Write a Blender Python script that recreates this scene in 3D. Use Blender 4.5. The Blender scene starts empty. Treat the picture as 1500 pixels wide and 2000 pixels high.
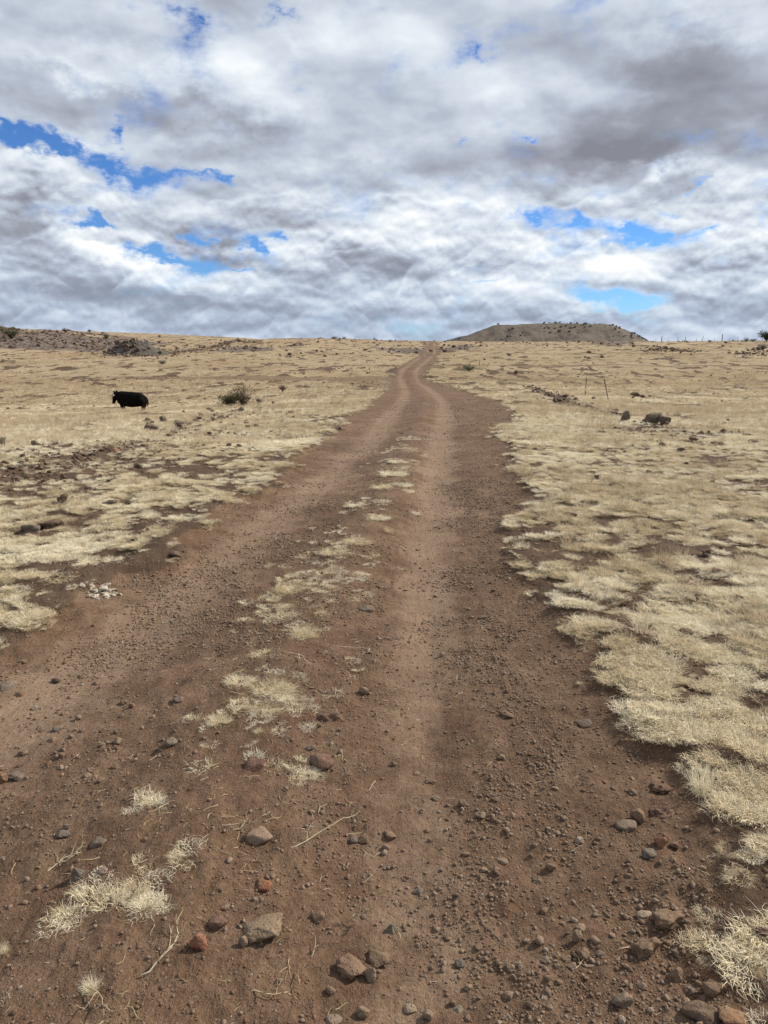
import bpy, math, random
import numpy as np
from mathutils import Vector, Matrix

scene = bpy.context.scene
C = scene.collection
R = math.radians

# ---------------------------------------------------------------- camera
EYE = 1.6
PITCH = 13.0
FOC = 1471.0                       # focal length in pixels of the 1500 x 2000 photograph
cam_data = bpy.data.cameras.new('camera')
cam = bpy.data.objects.new('camera', cam_data)
C.objects.link(cam)
cam.location = (0, 0, EYE)
cam.rotation_euler = (R(90 - PITCH), 0, 0)
cam_data.sensor_fit = 'VERTICAL'
cam_data.sensor_height = 36.0
cam_data.lens = 36.0 * FOC / 2000.0
cam_data.clip_start = 0.05
cam_data.clip_end = 20000
scene.camera = cam
cp, sp = math.cos(R(PITCH)), math.sin(R(PITCH))

def ray(u, v):
    """direction of the line of sight through a point of the photograph (for measuring places)"""
    a = (u - 750.0) / FOC; b = -(v - 1000.0) / FOC
    return np.array([a, cp + b * sp, -sp + b * cp])

def azel(u, v):
    d = ray(u, v)
    return math.degrees(math.atan2(d[0], d[1])), math.degrees(math.atan2(d[2], math.hypot(d[0], d[1])))

# ---------------------------------------------------------------- sun and sky
SUN_EL, SUN_AZ = 37.0, 66.0        # azimuth clockwise from straight ahead (+Y)
sun_data = bpy.data.lights.new('sun', 'SUN')
sun_data.energy = 5.0
sun_data.angle = R(1.2)
sun_data.color = (1.0, 0.93, 0.82)
sun = bpy.data.objects.new('sun', sun_data)
C.objects.link(sun)
sdir = Vector((math.sin(R(SUN_AZ)) * math.cos(R(SUN_EL)), math.cos(R(SUN_AZ)) * math.cos(R(SUN_EL)), math.sin(R(SUN_EL))))
sun.rotation_euler = sdir.to_track_quat('Z', 'Y').to_euler()
sun.location = (40, 20, 60)

scene.view_settings.view_transform = 'Standard'
scene.view_settings.look = 'None'
scene.view_settings.exposure = 0.25
scene.view_settings.gamma = 1.0
scene.view_settings.use_curve_mapping = False
scene.cycles.max_bounces = 4
scene.cycles.diffuse_bounces = 2
scene.cycles.glossy_bounces = 2
scene.cycles.transparent_max_bounces = 4

class E:
    """node socket with arithmetic"""
    def __init__(s, nt, sock): s.nt, s.s = nt, sock
    def _m(s, op, *o, clamp=False):
        n = s.nt.nodes.new('ShaderNodeMath'); n.operation = op; n.use_clamp = clamp
        for i, q in enumerate((s,) + o):
            if isinstance(q, E): s.nt.links.new(q.s, n.inputs[i])
            else: n.inputs[i].default_value = q
        return E(s.nt, n.outputs[0])
    def __add__(s, o): return s._m('ADD', o)
    __radd__ = __add__
    def __sub__(s, o): return s._m('SUBTRACT', o)
    def __rsub__(s, o): return E.val(s.nt, o)._m('SUBTRACT', s)
    def __mul__(s, o): return s._m('MULTIPLY', o)
    __rmul__ = __mul__
    def __truediv__(s, o): return s._m('DIVIDE', o)
    def mad(s, a, b): return s._m('MULTIPLY_ADD', a, b)
    def clamp(s): return s._m('ADD', 0.0, clamp=True)
    def mx(s, o): return s._m('MAXIMUM', o)
    def mn(s, o): return s._m('MINIMUM', o)
    def pw(s, o): return s._m('POWER', o)
    def sm(s, a, b, to0=0.0, to1=1.0):
        n = s.nt.nodes.new('ShaderNodeMapRange'); n.interpolation_type = 'SMOOTHSTEP'
        s.nt.links.new(s.s, n.inputs[0])
        n.inputs[1].default_value = a; n.inputs[2].default_value = b
        n.inputs[3].default_value = to0; n.inputs[4].default_value = to1
        return E(s.nt, n.outputs[0])
    @staticmethod
    def val(nt, x):
        n = nt.nodes.new('ShaderNodeValue'); n.outputs[0].default_value = x
        return E(nt, n.outputs[0])

def xyz(nt, x, y, z):
    n = nt.nodes.new('ShaderNodeCombineXYZ')
    for i, q in enumerate((x, y, z)):
        if isinstance(q, E): nt.links.new(q.s, n.inputs[i])
        else: n.inputs[i].default_value = q
    return E(nt, n.outputs[0])

def sep(nt, v):
    n = nt.nodes.new('ShaderNodeSeparateXYZ'); nt.links.new(v.s, n.inputs[0])
    return [E(nt, o) for o in n.outputs]

def noise(nt, vec, scale, detail=4.0, rough=0.55, dist=0.0, color=False, lac=2.0):
    n = nt.nodes.new('ShaderNodeTexNoise'); n.noise_dimensions = '3D'
    nt.links.new(vec.s, n.inputs['Vector'])
    n.inputs['Scale'].default_value = scale; n.inputs['Detail'].default_value = detail
    n.inputs['Roughness'].default_value = rough; n.inputs['Distortion'].default_value = dist
    n.inputs['Lacunarity'].default_value = lac
    return E(nt, n.outputs['Color' if color else 'Fac'])

def voro(nt, vec, scale, out='Distance', feature='F1', rand=1.0):
    n = nt.nodes.new('ShaderNodeTexVoronoi'); n.feature = feature
    nt.links.new(vec.s, n.inputs['Vector'])
    n.inputs['Scale'].default_value = scale; n.inputs['Randomness'].default_value = rand
    return E(nt, n.outputs[out])

def ramp(nt, fac, stops, interp='LINEAR'):
    n = nt.nodes.new('ShaderNodeValToRGB'); nt.links.new(fac.s, n.inputs[0])
    cr = n.color_ramp; cr.interpolation = interp
    while len(cr.elements) < len(stops): cr.elements.new(0.5)
    for e, (p, c) in zip(cr.elements, stops):
        e.position = p; e.color = (*c, 1)
    return E(nt, n.outputs[0])

def mix(nt, fac, a, b, mode='MIX'):
    n = nt.nodes.new('ShaderNodeMix'); n.data_type = 'RGBA'; n.blend_type = mode
    for idx, q in ((0, fac), (6, a), (7, b)):
        if isinstance(q, E): nt.links.new(q.s, n.inputs[idx])
        elif idx == 0: n.inputs[0].default_value = q
        else: n.inputs[idx].default_value = (*q, 1)
    return E(nt, n.outputs[2])

def blob(nt, uv, u, v, ru, rv, rot=0.0):
    """soft elliptical patch of the sky, centred on a direction"""
    az, el = azel(u, v)
    ka = abs(azel(u + 5, v)[0] - az) / 5; ke = abs(azel(u, v + 5)[1] - el) / 5
    n = nt.nodes.new('ShaderNodeMapping'); n.vector_type = 'TEXTURE'
    nt.links.new(uv.s, n.inputs[0])
    n.inputs[1].default_value = (az, el, 0); n.inputs[2].default_value = (0, 0, R(-rot))
    n.inputs[3].default_value = (ru * ka * 1.9, rv * ke * 2.0, 1)
    g = nt.nodes.new('ShaderNodeTexGradient'); g.gradient_type = 'QUADRATIC_SPHERE'
    nt.links.new(n.outputs[0], g.inputs[0])
    return E(nt, g.outputs['Fac'])

SKY_STRENGTH = 0.1
def build_sky():
    w = bpy.data.worlds.new('World'); scene.world = w; w.use_nodes = True
    nt = w.node_tree
    bg = nt.nodes['Background']; bg.inputs[1].default_value = SKY_STRENGTH
    sky = nt.nodes.new('ShaderNodeTexSky'); sky.sky_type = 'NISHITA'; sky.sun_disc = False
    sky.sun_elevation = R(SUN_EL); sky.sun_rotation = R(SUN_AZ); sky.altitude = 1800
    sky.air_density = 1.0; sky.dust_density = 0.6; sky.ozone_density = 2.0
    tc = nt.nodes.new('ShaderNodeTexCoord')
    d = E(nt, tc.outputs['Generated'])
    x, y, z = sep(nt, d)
    zc = z.mx(0.0)
    inv = E.val(nt, 1.0) / (zc + 0.28)
    P = xyz(nt, x * inv, y * inv, 0.0)
    K = 180 / math.pi
    az = x._m('ARCTAN2', y) * K
    el = z._m('ARCSINE') * K
    # ragged cloud edges: bend the layout by turbulence
    W = xyz(nt, az * 0.06, el * 0.085, 1.3)
    wn = noise(nt, W, 2.6, 5, 0.6, color=True)
    wx, wy, wz = sep(nt, wn)
    hz = el.sm(0.0, 14.0, 0.35, 1.0)
    w2 = noise(nt, xyz(nt, az * 0.06, el * 0.10, 4.4), 9.0, 4, 0.6, color=True)
    vx, vy, vz = sep(nt, w2)
    az2 = az + (wx - 0.5) * 8.5 + (vx - 0.5) * 5.0
    el2 = el + (wy - 0.5) * 5.0 * hz + (vy - 0.5) * 3.2 * hz
    uv = xyz(nt, az2, el2, 0.0)
    n1 = noise(nt, P, 2.6, 7, 0.56, 0.2)
    # heaped cumulus: rounded cells at several sizes, bent by turbulence, lit from above
    t1 = noise(nt, W, 1.1, 3, 0.5, color=True)
    tx, ty, tz = sep(nt, t1)
    qx = az * 0.080 + (tx - 0.5) * 0.7 + (wx - 0.5) * 0.2
    qy = el * 0.175 + (ty - 0.5) * 0.4 + (wy - 0.5) * 0.16
    ux = az * 0.13 + (tx - 0.5) * 0.5 + (wx - 0.5) * 0.16
    uy = el * 0.20 + (ty - 0.5) * 0.22 + (wy - 0.5) * 0.10
    def heap(dx, dy, sc=1.0, det=3.6, puff=False):
        n = nt.nodes.new('ShaderNodeTexVoronoi'); n.feature = 'F1'; n.voronoi_dimensions = '2D'; n.normalize = True
        nt.links.new(xyz(nt, (ux if puff else qx) + dx, (uy if puff else qy) + dy, 0.0).s, n.inputs['Vector'])
        n.inputs['Scale'].default_value = sc; n.inputs['Detail'].default_value = det
        n.inputs['Roughness'].default_value = 0.42; n.inputs['Lacunarity'].default_value = 2.3
        return 1.0 - E(nt, n.outputs['Distance'])
    c1 = heap(0.0, 0.0); c2 = heap(0.02, 0.11)
    c3 = heap(0.3, 0.2, 1.5, 3.0, True); c4 = heap(0.31, 0.27, 1.5, 3.0, True)
    soft = noise(nt, P, 3.0, 5, 0.46)
    soft2 = noise(nt, xyz(nt, x * inv + 0.035, y * inv - 0.075, 0.0), 3.0, 5, 0.46)
    fr = noise(nt, xyz(nt, az * 0.10, el * 0.17, 6.1), 2.6, 8, 0.60)
    cov = n1 * 0.9 + c1 * 0.75 - 0.05 + (fr - 0.5) * 1.9
    gap = E.val(nt, 0.0)
    for (u, v, ru, rv, rot, a) in GAPS:
        gap = blob(nt, uv, u, v, ru, rv, rot).mad(a * 1.25, gap)
    cov = cov - gap
    alpha = cov.sm(0.05, 0.85)
    low = el.sm(5.0, 14.0, 1.0, 0.22)
    br = (c1 - c2) * 1.3 * low + (c3 - c4) * 2.5 * el.sm(5.0, 13.0, 1.0, 0.12) + (soft - soft2) * 1.25 * el.sm(3.0, 10.0, 0.15, 1.0) + (fr - 0.5) * 0.22 * el.sm(6.0, 14.0, 1.0, 0.35)
    br = br + (n1 - 0.5) * 0.22 * el.sm(2.0, 9.0, 0.3, 1.0) + 0.50
    br = br + (1.0 - alpha) * 0.22
    # rows of cumulus with flat grey bases and heaped bright tops
    for base, hgt, seed, kk in ((0.9, 2.0, 1.7, 0.11), (2.9, 3.0, 5.1, 0.085), (5.6, 3.8, 8.3, 0.065), (8.6, 3.6, 12.9, 0.055)):
        nn = noise(nt, xyz(nt, az * kk + seed, seed * 3.1, 0.0), 1.6, 2, 0.4)
        h = ((nn - 0.40) * (hgt * 4.0)).mx(0.05)
        t = (el + (c3 - 0.5) * (0.60 * hgt) + (fr - 0.5) * (0.30 * hgt) - base) / h
        flat = (el + (fr - 0.5) * 0.5 - base).sm(-0.10, 0.22)
        m = flat * t.sm(0.78, 1.08, 1.0, 0.0) * h.sm(0.3, 1.2) * gap.sm(0.1, 0.5, 1.0, 0.0) * 0.72
        lit = (t.clamp().pw(1.2)) * 0.56 + 0.33 + (c3 - c4) * 1.9
        br = br + (lit - br) * m
        alpha = alpha.mx(m)
    for (u, v, ru, rv, rot, a) in LIGHTS:
        br = blob(nt, uv, u, v, ru, rv, rot).mad(a * 1.12, br)
    k = 1.0 / SKY_STRENGTH
    def c(r, g, b):
        f = lambda t: (t / 255 / 12.92 if t < 10 else ((t / 255 + .055) / 1.055) ** 2.4)
        return (f(r), f(g), f(b))
    col = ramp(nt, br.clamp(), [(0.0, c(126, 129, 139)), (0.22, c(147, 151, 163)), (0.42, c(172, 180, 194)),
                                (0.60, c(198, 206, 216)), (0.78, c(221, 227, 232)), (1.0, c(246, 247, 247))])
    haze = el.sm(0.0, 8.0, 0.34, 0.0)
    col = mix(nt, haze, col, c(158, 178, 208))
    col = mix(nt, 1.0, col, (k, k, k), 'MULTIPLY')
    blue = mix(nt, 1.0, E(nt, sky.outputs[0]), SKY_TINT, 'MULTIPLY')
    out = mix(nt, alpha, blue, col)
    # the plain that goes on below the horizon
    out = mix(nt, z.sm(-0.03, -0.005, 1.0, 0.0), out, (0.20 * k, 0.15 * k, 0.09 * k))
    nt.links.new(out.s, bg.inputs[0])
    w.cycles.sampling_method = 'MANUAL'; w.cycles.sample_map_resolution = 512

SKY_TINT = (0.42, 0.70, 1.08)
# openings of blue between the clouds: (u, v, half width, half height, tilt, depth)
GAPS = [
    (20, 245, 70, 40, 8, .8), (95, 295, 50, 22, 20, .5), (230, 325, 190, 28, 12, .80), (385, 345, 80, 14, 8, .6), (200, 250, 25, 18, 0, .7),
    (215, 440, 75, 15, 6, 1.15), (320, 502, 100, 18, 10, 1.15), (405, 465, 24, 10, 0, .7), (515, 468, 28, 24, 0, 1.05), (480, 523, 40, 6, 0, .7),
    (345, 40, 90, 38, 10, .62), (545, 25, 66, 30, 0, .66), (830, 8, 60, 22, 0, .4), (945, 95, 44, 36, 30, .5), (1048, 270, 25, 14, 0, .6),
    (935, 300, 40, 12, 0, .35), (985, 240, 40, 40, 30, .25), (1030, 422, 46, 20, 0, .65), (1105, 440, 50, 20, 0, .75), (1285, 463, 110, 24, -2, 1.1),
    (1205, 455, 60, 14, 0, .5), (1390, 345, 34, 14, 0, .6), (1350, 400, 50, 18, 0, .4), (1410, 440, 40, 12, 0, .6),
    (1195, 576, 120, 20, 2, 1.1), (1245, 600, 60, 13, 0, .7), (960, 548, 30, 6, 0, .5),
]
# brighter and darker banks of cloud
LIGHTS = [
    (1290, 215, 290, 130, -4, -.31), (1430, 280, 170, 70, 0, -.20), (1180, 290, 130, 60, -10, -.26), (1380, 120, 180, 60, -15, -.12),
    (250, 190, 240, 40, 14, -.20), (480, 262, 230, 45, 6, -.20), (60, 150, 120, 60, 10, -.14), (700, 330, 200, 40, 0, -.12),
    (45, 385, 75, 60, 20, -.40), (20, 460, 70, 40, 0, -.16), (435, 478, 55, 40, 0, -.40), (410, 508, 70, 12, 0, -.25), (720, 510, 90, 26, 0, -.2),
    (230, 585, 420, 48, 0, -.30), (60, 540, 200, 30, 0, -.14), (620, 622, 260, 17, 0, -.24), (330, 640, 300, 12, 0, -.1),
    (170, 115, 170, 50, 10, .26), (500, 180, 170, 50, 16, .20), (560, 90, 240, 50, 8, .14), (900, 140, 160, 90, 20, .10), (60, 340, 80, 30, 10, .22),
    (130, 275, 60, 30, 0, .2), (200, 478, 95, 42, 15, .36), (290, 530, 110, 26, 14, .36), (330, 562, 70, 16, 0, .22), (450, 545, 90, 18, 0, .2),
    (1260, 505, 150, 32, -2, .38), (1050, 490, 170, 36, 0, .28), (1440, 470, 55, 30, 0, .34), (820, 430, 160, 50, 0, .22), (620, 470, 120, 30, 0, .2),
    (1350, 30, 130, 50, 0, .2), (660, 300, 140, 24, 6, .12), (1000, 560, 140, 26, 0, .18), (1120, 600, 70, 20, 0, .2), (1080, 390, 220, 28, 0, .14), (1300, 320, 100, 16, -6, .25),
    (640, 540, 150, 13, 0, -.28), (900, 535, 130, 11, 0, -.24), (1140, 548, 150, 9, 0, -.2), (1430, 525, 110, 16, 0, -.28), (1420, 600, 110, 22, 0, -.2), (1050, 625, 150, 12, 0, -.2),
]
build_sky()

# ---------------------------------------------------------------- noise for the lie of the land
def _hash(ix, iy, seed):
    h = (ix * 374761393 + iy * 668265263 + seed * 1442695041) & 0xFFFFFFFF
    h = ((h ^ (h >> 13)) * 1274126177) & 0xFFFFFFFF
    h = (h ^ (h >> 16))
    return (h & 0xFFFFFF).astype(np.float64) / 0xFFFFFF

def vnoise(x, y, seed=0):
    ix = np.floor(x).astype(np.int64); iy = np.floor(y).astype(np.int64)
    fx = x - ix; fy = y - iy
    fx = fx * fx * fx * (fx * (fx * 6 - 15) + 10); fy = fy * fy * fy * (fy * (fy * 6 - 15) + 10)
    a = _hash(ix, iy, seed); b = _hash(ix + 1, iy, seed); c = _hash(ix, iy + 1, seed); d = _hash(ix + 1, iy + 1, seed)
    return (a + (b - a) * fx) * (1 - fy) + (c + (d - c) * fx) * fy

def fbm(x, y, seed=0, octv=4, rough=0.5):
    """0..1, mean 0.5"""
    x = np.asarray(x, float); y = np.asarray(y, float)
    s = np.zeros(np.broadcast(x, y).shape); a = 1.0; t = 0.0
    for k in range(octv):
        ca, sa = math.cos(0.6 * k + 0.3), math.sin(0.6 * k + 0.3)
        s += a * vnoise(x * ca - y * sa + 17.3 * k, x * sa + y * ca - 9.1 * k, seed + k); t += a
        x = x * 2.03; y = y * 2.03; a *= rough
    return s / t

def sstep(a, b, x):
    t = np.clip((x - a) / (b - a), 0, 1); return t * t * (3 - 2 * t)

# ---------------------------------------------------------------- lie of the land, measured along nine sight lines
YK = [10.5, 16, 25, 35, 50, 62, 73, 85, 110, 150, 200, 300, 500, 900, 1600, 4000]
COLS = {  # u of the photograph at the top of the column : v at each distance in YK
    -250: [898, 856, 830, 813, 796, 768, 742, 715, 688, 648, 634, 640, 645, 640, 645, 655],
    0:    [898, 856, 830, 813, 796, 768, 742, 716, 690, 651, 640, 646, 650, 645, 648, 656],
    150:  [898, 856, 830, 813, 796, 768, 742, 717, 692, 664, 647, 650, 652, 646, 650, 657],
    300:  [898, 856, 828, 811, 793, 767, 742, 717, 693, 678, 666, 661, 658, 651, 654, 658],
    450:  [899, 855, 822, 804, 784, 763, 740, 716, 693, 677, 666, 669, 667, 658, 661, 668],
    600:  [900, 853, 814, 796, 775, 759, 739, 715, 693, 675, 661, 664, 668, 668, 669, 671],
    750:  [900, 852, 808, 789, 770, 757, 738, 713, 692, 678, 665, 668, 670, 672, 673, 674],
    850:  [900, 852, 808, 789, 770, 757, 738, 713, 692, 678, 667, 669, 671, 673, 674, 675],
    1000: [900, 852, 810, 791, 771, 757, 738, 713, 689, 671, 668.5, 671, 673, 674, 675, 676],
    1250: [900, 852, 812, 793, 773, 757, 737, 713, 687, 669, 668.5, 671, 673, 674, 675, 676],
    1500: [900, 852, 812, 793, 773, 757, 737, 712, 686, 667, 668, 671, 673, 674, 675, 676],
    1750: [900, 852, 812, 793, 773, 757, 737, 711, 684, 664, 666, 670, 672, 674, 675, 676],
}
_us = np.array(sorted(COLS)); _su = (_us - 750.0) / FOC
def _tan(v):  # z / y of a sight line through row v
    b = -(np.asarray(v, float) - 1000.0) / FOC
    return (-sp + b * cp) / (cp + b * sp)
_yk = np.array([-10.0, 0.0, 3.0, 6.0] + YK)
_sg = np.linspace(-0.7, 0.7, 281); _yg = np.concatenate([np.linspace(-10, 20, 121), np.exp(np.linspace(math.log(20.2), math.log(4000), 500))])
_tab = []
for u in _us:
    e = np.concatenate([[-1.6, -1.6, -1.6, -1.6], np.array(YK) * _tan(COLS[u])])
    # shape-preserving cubic through the knots (in a stretched distance)
    t = np.arcsinh(_yk / 8.0); tg = np.arcsinh(_yg / 8.0)
    m = np.diff(e) / np.diff(t); dd = np.zeros_like(e)
    dd[1:-1] = (m[:-1] + m[1:]) / 2; dd[0] = m[0]; dd[-1] = m[-1]
    k = np.clip(np.searchsorted(t, tg, side='right') - 1, 0, len(t) - 2)
    h = t[k + 1] - t[k]; q = (tg - t[k]) / h
    _tab.append((2*q**3 - 3*q**2 + 1) * e[k] + (q**3 - 2*q**2 + q) * h * dd[k] + (-2*q**3 + 3*q**2) * e[k+1] + (q**3 - q**2) * h * dd[k+1])
_tab = np.array(_tab)                      # column x distance
_grid = np.empty((len(_sg), len(_yg)))
for j in range(len(_yg)):
    _grid[:, j] = np.interp(_sg, _su, _tab[:, j])
for _ in range(14):                        # round the joins between columns
    _grid[1:-1] = (_grid[:-2] + 2 * _grid[1:-1] + _grid[2:]) / 4

def base_height(x, y):
    """broad height of the land above the spot under the camera"""
    x = np.asarray(x, float); y = np.asarray(y, float)
    ye = np.clip(y, -10, 3999)
    s = np.clip(x / np.maximum(np.abs(y), 14.0), -0.699, 0.699)
    fi = (s + 0.7) / 1.4 * (len(_sg) - 1); i = np.clip(fi.astype(int), 0, len(_sg) - 2); fi = fi - i
    j = np.clip(np.searchsorted(_yg, ye, side='right') - 1, 0, len(_yg) - 2)
    fj = (ye - _yg[j]) / (_yg[j + 1] - _yg[j])
    g = (_grid[i, j] * (1 - fi) + _grid[i + 1, j] * fi) * (1 - fj) + (_grid[i, j + 1] * (1 - fi) + _grid[i + 1, j + 1] * fi) * fj
    return g + EYE - 0.006 * np.maximum(np.hypot(x, y) - 4000, 0)

def trace(u, v, hf=None):
    """the spot of ground seen at a point of the photograph"""
    hf = hf or base_height
    d = ray(u, v); d = d / d[1]
    ys = np.concatenate([np.linspace(0.6, 12, 900), np.exp(np.linspace(math.log(12.02), math.log(3500), 2200))])
    dz = EYE + ys * d[2] - hf(ys * d[0], ys)
    k = np.argmax(dz < 0)
    if dz[k] >= 0: return None
    if k == 0: y = ys[0]
    else: y = ys[k - 1] + (ys[k] - ys[k - 1]) * dz[k - 1] / (dz[k - 1] - dz[k])
    return np.array([y * d[0], y, EYE + y * d[2]])

# ---------------------------------------------------------------- the dirt road, measured along its edges and wheel tracks
ROAD = [  # v, left edge, left wheel track, grassy hump, right wheel track, right edge
    (667, 828, 834, 840, 846, 853), (680, 834, 840, 846, 851, 858), (692, 822, 831, 840, 848, 860), (702, 803, 814, 825, 836, 852),
    (713, 786, 798, 811, 824, 843), (725, 775, 786, 798, 812, 834), (737, 768, 781, 796, 812, 832), (748, 764, 785, 802, 820, 850),
    (757, 760, 790, 812, 836, 885), (768, 748, 792, 820, 850, 920), (780, 733, 786, 826, 862, 962), (795, 705, 772, 828, 868, 1000),
    (815, 680, 756, 822, 868, 1003), (850, 640, 728, 806, 864, 976), (900, 575, 672, 788, 858, 978), (950, 500, 608, 766, 850, 992),
    (1000, 425, 540, 740, 842, 1012), (1060, 320, 462, 700, 836, 1040), (1130, 180, 372, 640, 836, 1070), (1200, 60, 290, 592, 832, 1098),
    (1300, -110, 150, 540, 815, 1172), (1400, -300, 0, 470, 803, 1235), (1520, -520, -190, 405, 795, 1320), (1650, -760, -400, 340, 792, 1365),
    (1800, -1050, -640, 275, 795, 1420), (2000, -1420, -950, 190, 805, 1520), (2300, -2000, -1420, 60, 830, 1660),
]
_rd = []
for row in ROAD:
    pts = [trace(u, row[0]) for u in row[1:]]
    _rd.append([pts[2][1]] + [p[0] for p in pts])
_rd = np.array(sorted(_rd))
# carry the road on behind the camera and over the crest
_first = _rd[0].copy(); back = []
for yb in (-40.0, -12.0, -4.0):
    r_ = _first.copy(); r_[0] = yb; r_[1:] += (yb - _first[0]) * -0.02; back.append(r_)
_last = _rd[-1].copy(); fw = []
for dy, dx in ((30, -4), (80, -16), (200, -45)):
    r_ = _last.copy(); r_[0] += dy; r_[1:] += dx; fw.append(r_)
_rd = np.array(back + list(_rd) + fw)
def road_at(y):
    return [np.interp(y, _rd[:, 0], _rd[:, k]) for k in range(1, 6)]

def poly_dist(x, y, pts):
    d = np.full(np.shape(x), 1e9)
    for (ax, ay), (bx, by) in zip(pts[:-1], pts[1:]):
        vx, vy = bx - ax, by - ay; L = vx * vx + vy * vy
        t = np.clip(((x - ax) * vx + (y - ay) * vy) / L, 0, 1)
        d = np.minimum(d, np.hypot(x - ax - t * vx, y - ay - t * vy))
    return d
SIDE_L = [tuple(trace(u, v)[:2]) for u, v in ((790, 752), (745, 748), (690, 742), (600, 739), (490, 738), (380, 738.5), (200, 739), (-100, 741))]
SIDE_R = [tuple(trace(u, v)[:2]) for u, v in ((826, 722), (850, 716), (900, 714.5), (1000, 714.5), (1200, 714), (1500, 713), (1800, 712))]

RUB = [([tuple(trace(u, v)[:2]) for u, v in line], w) for line, w in (
    (((150, 905), (215, 885), (300, 862), (345, 848), (390, 822), (440, 810), (480, 800)), .55), (((-40, 935), (60, 915), (130, 900), (200, 890)), .35),
    (((1035, 758), (1075, 772), (1120, 790), (1160, 800), (1215, 812)), .8), (((1215, 848), (1260, 840), (1310, 850), (1355, 857), (1430, 853)), .8),
    (((332, 690), (380, 685), (420, 677), (452, 668.5)), 2.0), (((1262, 683), (1300, 682), (1355, 686)), 2.0))]

trace_white = trace(192, 1155)
CLUMP = [(trace(u, v), r_) for u, v, r_ in ((530, 1345, .17), (490, 1345, .13), (560, 1380, .13), (510, 1400, .12), (430, 1418, .085), (590, 1245, .13), (550, 1215, .10), (567, 1156, .13), (650, 1090, .13), (697, 1070, .11), (740, 1018, .10), (768, 930, .13), (752, 955, .12), (785, 950, .1), (300, 1575, .07), (603, 1505, .075), (350, 1692, .05), (140, 1795, .07), (185, 1765, .10), (245, 1755, .10), (290, 1775, .09), (1147, 1228, .15), (1112, 1188, .12))]
LEFTROCK = [tuple(trace(u, v)[:2]) for u, v in ((-60, 950), (60, 920), (160, 898), (290, 875), (420, 840), (500, 815))]

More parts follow.
